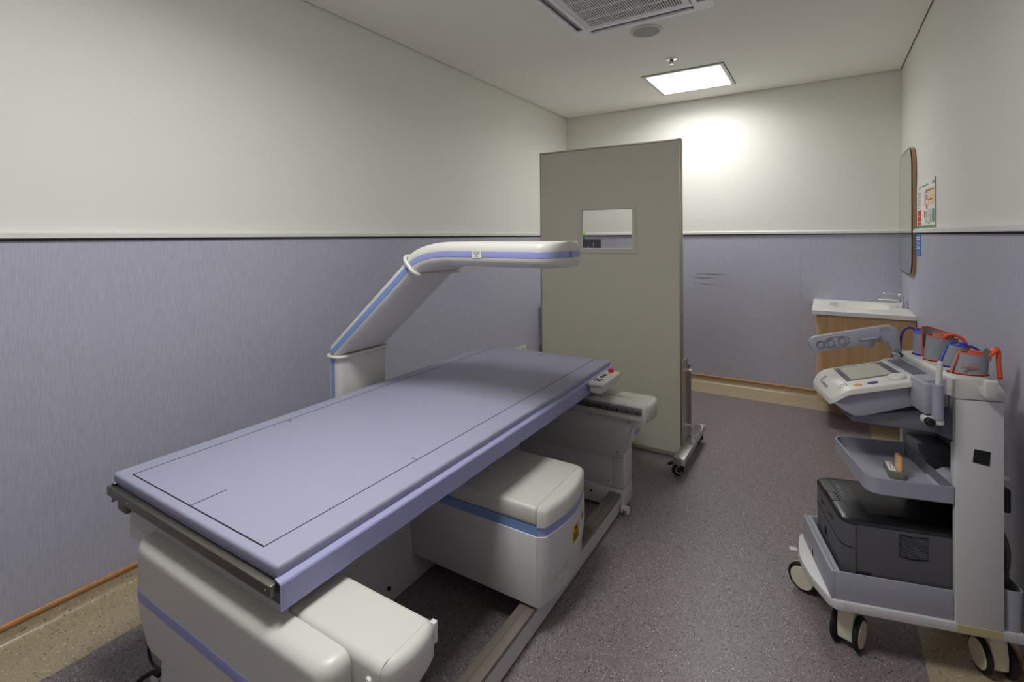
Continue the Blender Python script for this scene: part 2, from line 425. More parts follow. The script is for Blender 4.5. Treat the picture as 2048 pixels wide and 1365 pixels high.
# ------------------------------------------------------------------ bone densitometer (modelled straight, turned 0.7 degrees)
dx = thing('bone_densitometer', 'white and lilac bone density scanner bed with a blue-striped arm reaching over it', 'scanner', (-1.395, .607, 0), math.radians(.7))
PX0, PX1, PY0, PY1, PZ = -1.805, -.985, .607, 2.612, .700
bm = B(PX0, PX1, PY0, PY1, .672, PZ, bv=.008, seg=3)
pad = obj('bed_pad', bm, PADM, dx, 'lilac vinyl pad printed with black lines')
bm = nb(); lw = .0030; zt = PZ+.0004; LX0, LX1 = -1.738, -1.073
for a in ((LX0, LX0+lw, .632, PY1-.008), (LX1-lw, LX1, .632, PY1-.008), (LX0, LX1, .631, .631+lw*1.3),
          (-1.406, -1.406+lw, .633, .727), (-1.390, -1.390+lw, 2.515, PY1-.008),
          (LX0, -1.712, 1.134, 1.134+lw), (-1.097, LX1, 1.137, 1.137+lw), (LX0, -1.712, 2.105, 2.105+lw), (-1.097, LX1, 2.09, 2.09+lw)):
    box(bm, *a, PZ-.001, zt)
obj('printed_lines', bm, LINEM, pad, 'black outline and centre ticks')['kind'] = 'stuff'
obj('bed_board', B(-1.798, -.992, .612, 2.60, .658, .671, bv=.003), CLOTHM, dx, 'thin blue-covered board under the pad')
er = obj('end_rail', B(-1.803, -.984, .590, .622, .640, .667, bv=.004), BRONZE, dx, 'bronze metal rail across the near end of the bed')
multi('screw', [cyl(nb(), (x, .590, .655), (x, .5885, .655), .0028, n=12) for x in (-1.79, -1.66, -1.0)], STEEL, er)
obj('side_rail', B(-1.800, -1.740, .615, 2.59, .585, .640, bv=.006), BRONZE, dx, 'dark metal rail along the wall side of the bed')
obj('side_rail', B(-1.05, -.995, .622, 2.59, .600, .655, bv=.006), BRONZE, dx, 'dark metal rail along the room side of the bed')
# hanging skirt with a folded top edge
def skirt(sx, xt):
    rings = []
    for k in range(41):
        y = .603+(2.595-.603)*k/40; wv = .0016*math.sin(k*1.1)+.0012*math.sin(k*2.7)
        L = [(xt, .676), (xt+sx*.017, .671), (xt+sx*.0195, .667), (xt+sx*.020+wv*.4, .640), (xt+sx*.0205+wv*.6, .612)]
        ring = [(x, y, z) for x, z in L] + [(x-sx*.003, y, z-(.003 if i < 2 else 0)) for i, (x, z) in reversed(list(enumerate(L)))]
        rings.append(ring)
    bm = loft(nb(), rings); bmesh.ops.recalc_face_normals(bm, faces=bm.faces); return bm
sk_ = obj('cloth_skirt', skirt(1, -.987), CLOTHM, dx, 'lilac cloth flap hanging from the room side of the bed', ang=28)
bm = nb()
for k in range(14): box(bm, -.9668, -.9656, .609, .6097, .617+k*.0036, .6188+k*.0036)
for k in range(150): box(bm, -.9668, -.9656, .612+k*.013, .620+k*.013, .6180, .6186)
obj('stitching', bm, BLUE, sk_)['kind'] = 'stuff'
obj('cloth_skirt', skirt(-1, -1.783), CLOTHM, dx, 'lilac cloth flap on the wall side of the bed', ang=35)

# scan arm
YA0, YA1 = 1.470, 1.770; YM = (YA0+YA1)/2; HW = (YA1-YA0)/2
def arm_loft(path, t, hw, r, n=5, ends=None):
    """path: list of (x, z); ends: list of half widths"""
    P = [Vector((x, z)) for x, z in path]; rings = []
    for i, p in enumerate(P):
        d = (P[min(i+1, len(P)-1)]-P[max(i-1, 0)]).normalized(); nrm = Vector((-d.y, d.x))
        h_ = ends[i] if ends else hw; q = min(r, h_*.95)
        prof = rrect(-t, t, -h_, h_, min(q, t*.98), n)
        rings.append([(p.x+nrm.x*a, YM+b, p.y+nrm.y*a) for a, b in prof])
    bm = loft(nb(), rings); bmesh.ops.recalc_face_normals(bm, faces=bm.faces); return bm
XC = -1.892
K0, K1 = (-1.902, .874), (-1.412, 1.287)
colm = obj('arm_column', arm_loft([(XC, .10), (XC, .855)], .040, HW, .030), WHITE, dx, 'white upright column behind the bed')
obj('stripe', arm_loft([(XC, .101), (XC, .854)], .0125, HW+.0008, .002), BLUE2, colm, 'blue stripe')
armo = obj('slanted_arm', arm_loft([K0, K1], .038, HW-.004, .030), WHITE, dx, 'white slanted arm')
obj('stripe', arm_loft([K0, K1], .0125, HW-.0032, .002), BLUE2, armo, 'blue stripe')
def rim(p, d, t, hw, rad):
    d = Vector(d).normalized(); nrm = Vector((-d.y, d.x))
    prof = rrect(-t, t, -hw, hw, .033, 6)
    pts = [(p[0]+nrm.x*a, YM+b, p[1]+nrm.y*a) for a, b in prof]; pts.append(pts[0]); pts.append(pts[1])
    return tube(nb(), pts, rad, 8)
obj('joint_rim', rim((XC, .853), (0, 1), .0465, HW+.005, .0090), WHITE, dx, 'rounded white rim at the foot of the slanted arm', ang=80)
obj('joint_rim', rim((K1[0]-.004, K1[1]-.004), (.48, .43), .0500, HW+.005, .0085), WHITE, dx, 'rounded white rim at the elbow of the arm', ang=80)
ZH = 1.334
hp = []; d0 = Vector((.745, .667)).normalized()
A = Vector(K1); Bc = A+d0*.085; Cc = Vector((-1.20, ZH))
for k in range(13):
    t = k/12; Bz = Vector((Bc.x, ZH)); hp.append(tuple(A*(1-t)**2+2*Bz*t*(1-t)*1.0+Cc*t*t))
hw_ = [HW]*len(hp)
hp.append((-.85, ZH)); hw_.append(HW)
xe0, ea = -.832, .066
for k in range(0, 11):
    a = PI/2*k/10
    hp.append((xe0+ea*math.sin(a), ZH)); hw_.append(max(HW*math.cos(a)**.55, .012))
hd = obj('scan_head', arm_loft(hp, .047, HW, .034, ends=hw_), WHITE, dx, 'white rounded scan head over the bed', ang=50)
obj('stripe', arm_loft(hp, .0135, HW, .004, ends=[h+.0012 for h in hw_]), BLUE, hd, 'periwinkle stripe around the scan head', ang=50)
la = B(-1.097, -1.058, YA0-.0022, YA0-.0008, 1.3215, 1.3465)
lb = obj('rating_label', la, PAPER, hd, 'small white printed label')
bm = nb()
for k, wd in enumerate((.030, .034, .026, .008, .02)): box(bm, -1.0775-wd/2, -1.0775+wd/2, YA0-.0026, YA0-.002, 1.3425-k*.0044, 1.3445-k*.0044)
obj('label_print', bm, INKG, hd)['kind'] = 'stuff'
bm = nb()
px = [(-.742, 1.512), (-.7335, 1.545), (-.729, 1.58)]
prof = [(x-.038, y) for x, y in [(-.7485, 1.500), (-.7405, 1.522), (-.7345, 1.545), (-.7300, 1.575), (-.7280, 1.605)]]
loft(bm, [[(x+.0005, y, 1.324), (x+.0028, y, 1.324), (x+.0028, y, 1.345), (x+.0005, y, 1.345)] for x, y in prof]); bmesh.ops.recalc_face_normals(bm, faces=bm.faces)
obj('laser_window', bm, BLUE, hd, 'small blue window at the end of the scan head')

# x-ray carriage box under the bed
CY0, CY1 = 1.470, 1.852; SX = -.832
def face_line(x0): return x0
def bulge(y):  # plan curve of the rounded end cap
    u = (y-CY0)/(CY1-CY0); return SX+.052*math.sin(PI*min(max(u*.86+.09, 0), 1))**.7
def cap_ring(z, ins=0.0):
    pts = [(SX, CY0+ins), ]
    N = 14
    for k in range(N+1):
        y = CY0+.012+ins+(CY1-CY0-.024-2*ins)*k/N; pts.append((bulge(y)-ins, y))
    pts.append((SX, CY1-ins)); return [(x, y, z) for x, y in pts]
cb = obj('carriage_box', nb_ := B(-1.85, SX-.0007, CY0, CY1, .388, .458, bv=.016, seg=3), WHITE, dx, 'white box slung under the bed with a blue band')
bm = B(-1.47, SX-.0007, CY0, CY1, .108, .357, bv=.004); box(bm, -1.95, -1.471, CY0, CY1, .142, .357)
obj('lower_shell', bm, WHITE2, cb)
obj('band', B(-1.85, SX-.0007, CY0+.004, CY1-.004, .355, .390), BLUE2, cb, 'blue band')
bm = loft(nb(), [cap_ring(.390), cap_ring(.436), cap_ring(.448, .004), cap_ring(.456, .013), cap_ring(.458, .022)]); bmesh.ops.recalc_face_normals(bm, faces=bm.faces)
ec = obj('end_cap', bm, WHITE, cb, 'bulging end cap of the carriage box', ang=60)
bm = loft(nb(), [[(x-(.020*max(0, (.25-z)/.14))*(1 if x > SX+.001 else 0), y, z) for x, y, z in cap_ring(z)] for z in (.108, .15, .2, .25, .357)]); bmesh.ops.recalc_face_normals(bm, faces=bm.faces)
obj('lower_cap', bm, WHITE2, cb, 'lower half of the end cap', ang=60)
obj('cap_band', loft(nb(), [cap_ring(.355, .004), cap_ring(.392, .004)]), BLUE, cb, 'blue band round the end cap', ang=60)
def on_cap(y, z): return Vector((bulge(y)-(.020*max(0, (.25-z)/.14)), y, z))
def patch(bm, y0, y1, z0, z1, off):
    rings = []
    for k in range(7):
        y = y0+(y1-y0)*k/6
        rings.append([on_cap(y, z0)+Vector((off-.003, 0, 0)), on_cap(y, z0)+Vector((off, 0, 0)), on_cap(y, z1)+Vector((off, 0, 0)), on_cap(y, z1)+Vector((off-.003, 0, 0))])
    t = loft(nb(), rings); bmesh.ops.recalc_face_normals(t, faces=t.faces); return merge(bm, t)
obj('warning_label', patch(nb(), 1.650, 1.715, .253, .312, .0008), YELLOW, cb, 'yellow warning label with black print')
bm = nb()
patch(bm, 1.671, 1.694, .294, .308, .0014)
for k in range(7):
    patch(bm, 1.656+.004*(k % 2), 1.708-.007*(k % 3), .2855-k*.0045, .2875-k*.0045, .0014)
obj('label_print', bm, LINEM, cb)['kind'] = 'stuff'
obj('voltage_label', patch(nb(), 1.744, 1.776, .286, .320, .0008), PAPER, cb, 'small white label with a violet mark')
bm = nb(); patch(bm, 1.748, 1.772, .303, .317, .0014); patch(bm, 1.752, 1.768, .290, .299, .0014); obj('label_print', bm, PURPLE, cb)['kind'] = 'stuff'
# raised maker lettering that follows the curve of the cap
lt = text('raised_lettering', 'HOLOGIC', .060, (0, 0, 0), (0, 1, 0), (0, 0, 1), WHITE2, cb, depth=.004)
xs_ = [v.co.y+ORG[lt].y for v in lt.data.vertices]; mn, mx = min(xs_), max(xs_)
for v in lt.data.vertices:
    y = 1.520+(v.co.y+ORG[lt].y-mn)/(mx-mn)*.262; z = .195+v.co.z+ORG[lt].z*0
    c = on_cap(y, z); v.co = Vector((c.x+v.co.x+ORG[lt].x+.0008, y, z))-ORG[lt]

# crossbars, pedestals, base
def crossbar(name, y0, y1, side, label):
    z0, z1 = .502, .582
    X1 = -.714 if side > 0 else -.706
    bm = prism(nb(), [(y0, z0), (y1, z0), (y1, z1), (y0, z1)], 0, -1.78, X1, bv=.018, seg=3, only=lambda e: abs(e.verts[0].co.x-e.verts[1].co.x) > .1 and e.verts[0].co.z > z0+.01)
    o = obj(name, bm, WHITE, dx, label)
    def ring(z, i):
        pts = [(X1+.0004, y0+i)]
        for k in range(11):
            u = k/10; y = y0+.010+i+(y1-y0-.02-2*i)*u
            pts.append((X1+.004+.023*math.sin(PI*(.10+.8*u))**.8-i*.75, y))
        pts.append((X1+.0004, y1-i)); return [(x, y, z) for x, y in pts]
    bm = loft(nb(), [ring(z0-.006, .010), ring(z0+.008, 0), ring(z1-.018, 0), ring(z1-.006, .005), ring(z1, .017)]); bmesh.ops.recalc_face_normals(bm, faces=bm.faces)
    obj('end_cap', bm, WHITE, o, 'rounded white end cap', ang=60)
    return o
c1 = crossbar('crossbar', .640, .790, 1, 'white crossbar with a rounded end under the near end of the bed')
obj('stop_bracket', prism(nb(), [(-.712, .535), (-.698, .535), (-.698, .579), (-.712, .579)], 1, .778, .790, bv=.001), WHITE2, c1, 'small white metal stop tab')
for (x, z) in ((-.742, .545),):
    bm = cyl(nb(), (x, .641, z), (x, .634, z), .009, .007, 18); cyl(bm, (x, .635, z), (x, .633, z), .004, n=6)
    obj('screw', bm, WHITE2, c1)
c2 = crossbar('crossbar', 2.325, 2.500, -1, 'white crossbar with a linear rail under the far end of the bed')
obj('rail_recess', B(-1.10, -.722, 2.318, 2.327, .530, .563), TGREY2, c2, 'grey backing of the linear rail')
rl = obj('linear_rail', B(-1.10, -.726, 2.312, 2.320, .533, .552, bv=.001), BRONZE, c2, 'dark steel linear rail')
multi('bolt_hole', [cyl(nb(), (-.742-k*.05, 2.3125, .5425), (-.742-k*.05, 2.3112, .5425), .0048, n=14) for k in range(8)], DARK, rl, 'black bolt hole')
obj('top_slot', B(-.925, -.80, 2.397, 2.401, .580, .5826), DARK, c2, 'thin black slot in the top')
obj('lower_lip', B(-1.10, -.714, 2.322, 2.330, .500, .528, bv=.002), GREYP, c2, 'grey lip under the rail')

# near pedestal
def shroud(y0, y1, zt, front):
    return [(-1.655, zt), (-.790, zt), (-.800, .42), (-.868, .300), (-1.50, .300), (-1.655, .40)]
def cov_ring(y, k, z0=None, z1=None, off=0):
    il, it, ir, ib = .080*k, .028*k, .045*k, .030*k
    P = [(-.790-ir+off, .582-it), (-1.610+il-off, .582-it), (-1.610+il*1.0-off, .395), (-1.530+il*.45-off, .300+ib), (-.862-ir*.5+off, .300+ib), (-.790-ir+off, .400)]
    if z0 is not None: P = [(P[0][0], z1), (P[1][0], z1), (P[2][0], z0), (P[0][0], z0)]
    R_ = []
    n = len(P)
    for i in range(n):      # round the corners
        a, b, c = Vector(P[i-1]), Vector(P[i]), Vector(P[(i+1) % n])
        r = .030 if (z0 is None and i in (0, 1)) else (.02 if z0 is None else .0005)
        for t in (0, .25, .5, .75, 1):
            p0 = b+(a-b).normalized()*r; p1 = b+(c-b).normalized()*r
            R_.append(p0*(1-t)**2+b*2*t*(1-t)+p1*t*t)
    return [(p.x, y, p.y) for p in R_]
def cov_rings(**k): return [cov_ring(.637-.062*t, 1-max(0, 1-t**2.6)**(1/2.6), **k) for t in (0, .3, .5, .65, .78, .88, .95, .985, 1)]
bm = loft(nb(), cov_rings()); bmesh.ops.recalc_face_normals(bm, faces=bm.faces)
cov = obj('near_cover', bm, WHITE, dx, 'large white rounded cover at the near end with a blue stripe', ang=50)
bm = loft(nb(), [[(x, y-.0012, z) for x, y, z in r] for r in cov_rings(z0=.430, z1=.456, off=.0012)]); bmesh.ops.recalc_face_normals(bm, faces=bm.faces)
obj('stripe', bm, BLUE, cov, 'blue stripe across the cover', ang=50)
obj('inner_panel', B(-1.735, -.995, .626, .640, .555, .640), GREYP, dx, 'light grey panel behind the near cover')
ncol = obj('near_column', B(-1.498, -.872, .600, .80, .012, .315, bv=.006), WHITE2, dx, 'white lower column at the near end')
obj('shroud_body', prism(nb(), [(-1.64, .505), (-.80, .505), (-.80, .41), (-.865, .305), (-1.50, .305), (-1.64, .40)], 1, .637, .815, bv=.008), GREYP, dx, 'grey inner shroud of the near pedestal')
# far pedestal
fp = obj('far_shroud', prism(nb(), [(-1.70, .508), (-.770, .508), (-.832, .286), (-1.56, .286)], 1, 2.352, 2.372, bv=.003), GREYP, dx, 'grey leaning panel of the far pedestal')
multi('screw', [cyl(nb(), (x, 2.3525, z), (x, 2.3505, z), .005, n=14) for x, z in ((-1.00, .475), (-.80, .475), (-.853, .315))], STEEL, fp)
poly2 = [(-1.66, .502), (-.775, .502), (-.775, .40), (-.835, .292), (-1.56, .292), (-1.66, .40)]
fc = obj('far_cover', prism(nb(), poly2, 1, 2.373, 2.475, bv=.022, seg=4, only=lambda e: (e.verts[0].co.y > 2.46 and e.verts[1].co.y > 2.46)), WHITE, dx, 'white rounded cover at the far end', ang=50)
obj('stripe', prism(nb(), [(-1.655, .402), (-.7735, .402), (-.7735, .422), (-1.655, .422)], 1, 2.376, 2.4765, bv=.02, seg=4, only=lambda e: abs(e.verts[0].co.z-e.verts[1].co.z) > .01 and e.verts[0].co.y > 2.47), BLUE, fc, 'blue stripe across the far cover')
fcol = obj('far_column', B(-1.54, -.833, 2.378, 2.50, .118, .300, bv=.004), WHITE2, dx, 'white lower column at the far end')
obj('side_post', B(-.890, -.8315, 2.3745, 2.502, .119, .299, bv=.003), WHITE2, fcol)
bm = nb(); cyl(bm, (-.912, 2.3785, .147), (-.912, 2.376, .147), .005, n=14); obj('screw', bm, STEEL, fcol)
bm = B(-1.60, -.8315, 2.372, 2.508, .020, .1165, bv=.004)
ff = obj('far_foot', bm, WHITE2, dx, 'white foot box at the far end')
bm = nb(); cyl(bm, (-1.005, 2.3725, .075), (-1.005, 2.3705, .075), .006, n=14); obj('bolt_hole', bm, DARK, ff)
obj('leveller_bracket', B(-.842, -.800, 2.355, 2.375, .012, .045, bv=.002), WHITE2, ff, 'small white levelling tab')
multi('levelling_foot', [cyl(nb(), (x, y, 0), (x, y, .03), .014, n=16) for x, y in ((-.822, 2.365), (-.90, 2.44), (-1.5, 2.44))], STEEL, ff)
multi('levelling_foot', [cyl(nb(), (x, y, 0), (x, y, .014), .02, n=16) for x, y in ((-.92, .70), (-1.45, .70))], STEEL, ncol)
for nm, x0, x1, xs0, xs1, lab in (('base_rail', -.905, -.8445, -.858, -.8505, 'dark metal floor rail on the room side'), ('base_rail', -1.79, -1.73, -1.742, -1.735, 'dark metal floor rail on the wall side')):
    bm = B(x0, x1, .80, 2.373, .082, .0985, bv=.002); box(bm, x0+.02, x0+.028, .80, 2.373, .094, .1005); box(bm, x0+.008, x1-.015, .80, 2.373, .02, .082)
    o = obj(nm, bm, RAILSTEEL, dx, lab)
    obj('white_side', B(xs0, xs1, .66 if x0 > -1 else .83, 2.45, .008, .083), WHITE2, o, 'white strip along the floor rail')
multi('levelling_foot', [cyl(nb(), (-.862, 1.0+.4*k, 0), (-.862, 1.0+.4*k, .02), .008, n=12) for k in range(4)], STEEL, dx, 'small steel levelling foot')
bm = prism(nb(), [(-1.74, .012), (-1.392, .012), (-1.392, .028), (-1.405, .030), (-1.432, .36), (-1.70, .36)], 1, .79, 2.35, bv=.004, only='long')
spn = obj('spine_cover', bm, GREYP, dx, 'grey sheet-metal spine running under the bed')
bm = nb(); cyl(bm, (-1.405, 1.33, .055), (-1.397, 1.33, .055), .007, n=14); obj('screw', bm, BLACK, spn)
obj('floor_plate', B(-1.72, -1.40, .82, 2.35, .0, .013), WHITE2, spn)

# control keypad
kp = obj('control_keypad', prism(nb(), [(-.950, .629), (-.891, .629), (-.884, .664), (-.957, .664)], 1, 2.238, 2.478, bv=.004), WHITE, dx, 'white control keypad on the side of the bed with a red stop button')
obj('top_shell', B(-.961, -.880, 2.228, 2.488, .662, .683, bv=.009, seg=3), WHITE, kp)
KZ = .6832
for a in range(4):
    bm = nb(); c = Vector((-.931, 2.287, 0))
    for k in range(5):
        pass
    a0 = a*PI/2+PI/4
    ring = [(c.x+r_*math.cos(a0+t_)*.9, c.y+r_*math.sin(a0+t_)*1.15) for r_, t_ in [(.024, s*.09) for s in range(-5, 6)]+[(.014, s*.09) for s in range(5, -6, -1)]]
    prism(bm, ring, 2, KZ-.001, KZ+.0012)
    obj('arrow_key', bm, BLACK, kp)
obj('centre_key', cyl(nb(), (-.931, 2.287, KZ-.001), (-.931, 2.287, KZ+.0012), .008, n=20), BLACK, kp)
for y in (2.345, 2.383):
    obj('function_key', prism(nb(), rrect(-.944, -.920, y-.013, y+.013, .009), 2, KZ-.001, KZ+.0015), BLACK, kp)
obj('ring_mark', lathe(nb(), [(.010, -.0005), (.010, .0008), (.008, .0008), (.008, -.0005)], (-.929, 2.420, KZ), 24, caps=False), INKG, kp)
bm = nb()
for y in (2.26, 2.285, 2.31, 2.345, 2.383, 2.41): box(bm, -.902, -.898, y-.005, y+.005, KZ-.001, KZ+.0004)
obj('key_symbols', bm, INKG, kp)['kind'] = 'stuff'
obj('stop_button', cyl(nb(), (-.925, 2.452, KZ-.001), (-.925, 2.452, KZ+.017), .0135, n=28, bv=.002), RED, kp, 'red emergency stop button')
obj('keypad_bracket', B(-1.00, -.948, 2.30, 2.42, .632, .656), BLACK, kp)

# ------------------------------------------------------------------ lead screen on casters
SY0, SY1, SX0, SX1 = 3.14, 3.19, -1.745, -.748
ls = thing('radiation_screen', 'tall grey-green radiation screen on casters with a small window', 'screen', ((SX0+SX1)/2, 3.165, 0))
WX0, WX1, WZ_0, WZ_1 = -1.420, -1.056, 1.311, 1.578
bm = nb(); e = .011
for x0, x1, z0, z1 in ((SX0+e, WX0, .03, 1.99), (WX1, SX1-e, .03, 1.99), (WX0, WX1, .03, WZ_0), (WX0, WX1, WZ_1, 1.99)):
    box(bm, x0, x1, SY0+.002, SY0+.020, z0, z1)
o5 = .05
for x0, x1, z0, z1 in ((SX0+e, WX0-o5, .03, 1.99), (WX1+o5, SX1-e, .03, 1.99), (WX0-o5, WX1+o5, .03, WZ_0-o5), (WX0-o5, WX1+o5, WZ_1+o5, 1.99)):
    box(bm, x0, x1, SY0+.020, SY1-.002, z0, z1)
obj('panel', bm, SHIELD, ls)
for x0, x1, z0, z1, lab in ((SX0, SX0+e, .015, 2.002, None), (SX1-e, SX1, .015, 2.002, None), (SX0+e, SX1-e, 1.991, 2.002, None), (SX0+e, SX1-e, .015, .040, None)):
    obj('edge_trim', B(x0, x1, SY0, SY1, z0, z1, bv=.0015), FRAMEM, ls)
bm = nb(); fw_ = .028
for x0, x1, z0, z1 in ((WX0-.006, WX0, WZ_0-fw_, WZ_1+.02), (WX1, WX1+.024, WZ_0-fw_, WZ_1+fw_), (WX0, WX1, WZ_0-fw_, WZ_0), (WX0, WX1, WZ_1, WZ_1+.020)):
    box(bm, x0, x1, SY0-.003, SY0+.003, z0, z1)
wf = obj('window_frame', bm, SHIELD, ls)
bm = nb()
for x0, x1, z0, z1 in ((WX0, WX0+.004, WZ_0, WZ_1), (WX1-.004, WX1, WZ_0, WZ_1), (WX0, WX1, WZ_0, WZ_0+.005), (WX0, WX1, WZ_1-.004, WZ_1)):
    box(bm, x0, x1, SY0+.003, SY0+.0205, z0, z1)
obj('reveal', bm, RAILM, wf, 'pale lining of the window opening')
obj('window_glass', B(WX0+.004, WX1-.004, SY0+.010, SY0+.018, WZ_0+.004, WZ_1-.004), GLASS, ls, 'clear glass of the viewing window')
def screen_foot(s, xa, xb):
    f = obj('foot', B(xa, xb, 2.915, 3.505, .078, .108, bv=.003), STEEL, ls, 'steel foot bar')
    obj('foot_end', B(xa-.001, xb+.001, 2.908, 2.918, .070, .112, bv=.002), CHROME, f)
    obj('foot_end', B(xa-.001, xb+.001, 3.502, 3.512, .070, .112, bv=.002), CHROME, f)
    ex = SX1 if s > 0 else SX0
    pl = prism(nb(), [(3.125, .104), (3.30, .104), (3.30, .545), (3.255, .615), (3.125, .615)], 0, ex, ex+s*.006)
    prism(pl, [(3.288, .104), (3.300, .104), (3.300, .545), (3.288, .565)], 0, ex, ex+s*.022)
    p = obj('support_plate', pl, STEEL, ls, 'upright steel support plate')
    multi('bolt', [cyl(nb(), (ex+s*.006, 3.27, z), (ex+s*.03, 3.27, z), .009, n=12) for z in (.18, .53)], CHROME, p)
    multi('bolt', [cyl(nb(), (xa+.05 if s > 0 else xb-.05, y, .108), (xa+.05 if s > 0 else xb-.05, y, .120), .009, n=12) for y in (3.16, 3.27)], CHROME, f)
    for y, sy in ((2.945, -1), (3.475, 1)):
        cx = (xa+xb)/2; a = .9*s
        wx, wy = math.cos(a), math.sin(a); ax = Vector((-wy, wx, 0)); c = Vector((cx-.012, y-.010, .036))
        bm = cyl(nb(), (cx, y, .078), (cx, y, .060), .018, n=18)
        for q in (-1, 1):
            o_ = ax*.0155*q
            box(bm, cx+o_.x-.016, cx+o_.x+.012, y+o_.y-.003, y+o_.y+.003, .028, .066)
        box(bm, cx-.070, cx-.012, y-.014, y+.014, .058, .070, rot=(-.45, 'Y'))
        k = obj('caster', bm, BLACK, ls, 'black swivel caster')
        bm = cyl(nb(), c-ax*.012, c+ax*.012, .036, n=28, bv=.004); obj('wheel', bm, RUBBER, k)
        bm = nb()
        for q in (-1, 1): lathe_c = c+ax*.0122*q; cyl(bm, lathe_c-ax*.0008, lathe_c+ax*.0008, .026, n=24)
        obj('wheel_disc', bm, TGREY, k, 'grey wheel face')
        bm = nb()
        for q in (-1, 1): lc = c+ax*.0135*q; cyl(bm, lc-ax*.001, lc+ax*.001, .018, n=20)
        obj('hub', bm, BLACK, k)
screen_foot(1, SX1+.004, SX1+.068)
screen_foot(-1, SX0-.068, SX0-.004)

# ------------------------------------------------------------------ workstation behind the screen (its top shows through the window)
dk = thing('desk', 'plain white desk hidden behind the radiation screen', 'desk', (-1.85, 4.55, 0))
obj('desk_top', B(-2.36, -1.34, 4.26, 4.88, .715, .74, bv=.003), WHITE2, dk)
for x in (-2.34, -1.39):
    for y in (4.28, 4.83): obj('leg', B(x, x+.035, y, y+.035, 0, .715, bv=.002), GREYP, dk)
mo = thing('computer_monitor', 'dark computer monitor seen through the small window of the screen', 'monitor', (-2.12, 4.62, .74))
bm = prism(nb(), rrect(-2.24, -1.99, 4.52, 4.72, .03), 2, .74, .752); obj('stand', bm, BLACK, mo)
obj('neck', B(-2.14, -2.09, 4.63, 4.66, .752, 1.20, bv=.004), BLACK, mo)
obj('casing', B(-2.365, -1.875, 4.595, 4.63, 1.045, 1.368, bv=.004), NAVY, mo)
obj('bezel', B(-2.36, -1.88, 4.590, 4.597, 1.05, 1.363), BLACK, mo)
bm = nb(); box(bm, -1.945, -1.940, 4.588, 4.591, 1.28, 1.335); obj('reflection_strip', bm, TGREY, mo, 'thin pale reflection painted on the dark panel')  # reflection on the dark panel, coloured in as a pale strip
bm = nb(); box(bm, -2.005, -1.992, 4.588, 4.591, 1.275, 1.297); obj('status_light', bm, BLUE, mo, 'small blue-violet mark')
pp = thing('potted_plant', 'tiny yellow-green plant in a green pot above the dark monitor', 'plant', (-2.048, 4.612, 1.368))
obj('pot', lathe(nb(), [(.018, 0), (.024, .03), (.026, .032), (.022, .032), (.019, .026), (.002, .026)], (-2.048, 4.612, 1.368), 20), POTM, pp)
for k in range(7):
    a = k*.9; bm = nb()
    d = Vector((math.cos(a)*.016, math.sin(a)*.010, .035+.006*(k % 3))); b0 = Vector((-2.048, 4.612, 1.394)); s = Vector((-math.sin(a), math.cos(a), 0))*.006
    v = [bm.verts.new(p) for p in (b0, b0+d*.5+s, b0+d, b0+d*.5-s)]; bm.faces.new(v)
    r_ = bmesh.ops.extrude_face_region(bm, geom=bm.faces[:]); bmesh.ops.translate(bm, verts=[g for g in r_['geom'] if isinstance(g, bmesh.types.BMVert)], vec=(.0015, .0015, 0))
    bmesh.ops.recalc_face_normals(bm, faces=bm.faces)
    obj('leaf', bm, LEAFM, pp)

# wall socket
so = thing('wall_socket', 'white double wall socket low on the left wall behind the bed', 'socket', (XL+WD, 3.90, .33))
for y0 in (3.79, 3.90):
    p = obj('face_plate', B(XL+WD, XL+WD+.010, y0+.002, y0+.108, .265, .378, bv=.003), WHITE2, so)
    multi('pin_hole', [B(XL+WD+.010, XL+WD+.0106, y0+d, y0+d+.006, z, z+.012) for z in (.30, .34) for d in (.04, .062)], DARK, p)

# ------------------------------------------------------------------ corner vanity, basin, tap, mirror, notices
CX0, CYF, CZ = -.075, 4.185, .85
vc = thing('vanity_cabinet', 'oak veneer vanity cabinet hung in the corner under the white basin top', 'cabinet', (.23, 4.57, .19))
x0, x1 = -.048, XR-.006
pl = [(x1, 4.93), (x0, 4.93)] + [(x0+.05-.05*math.cos(math.radians(a)), 4.262-.05*math.sin(math.radians(a))) for a in range(0, 91, 15)] + [(x1, 4.212)]
cxm, cym = (x0+x1)/2, 4.57
pin = [(cxm+(x-cxm)*.93, cym+(y-cym)*.95) for x, y in pl]
bm = loft(nb(), [[(x, y, .20) for x, y in pin], [(x, y, CZ-.031) for x, y in pin], [(x, y, CZ-.031) for x, y in pl], [(x, y, .185) for x, y in pl]]); bmesh.ops.recalc_face_normals(bm, faces=bm.faces)
obj('carcass', bm, OAK, vc, ang=25)
obj('scribe_strip', B(XR-.0065, XR-.003, 4.207, 4.215, .185, CZ-.031), TGREY3, vc, 'thin dark joint at the wall')
bt = thing('wash_basin', 'white solid-surface basin top on the oak cabinet', 'basin', (.22, 4.56, CZ-.03))
bxc, byc = .225, 4.63
def bowl(rx, ry, z, p=3.2, n=40):
    out = []
    for k in range(n):
        a = 2*PI*k/n; c, s = math.cos(a), math.sin(a)
        out.append((bxc+rx*math.copysign(abs(c)**(2/p), c), byc+ry*math.copysign(abs(s)**(2/p), s), z))
    return out
def rect_ring(z, n=40, i=0):
    out = []
    X0, X1, Y0, Y1 = CX0+i, XR-.004-i, CYF+i, YB-.004-i
    for k in range(n):
        a = 2*PI*k/n; c, s = math.cos(a), math.sin(a); m_ = max(abs(c), abs(s)); u, v = c/m_, s/m_
        out.append((bxc+(X1-bxc if u > 0 else bxc-X0)*u, byc+(Y1-byc if v > 0 else byc-Y0)*v, z))
    return out
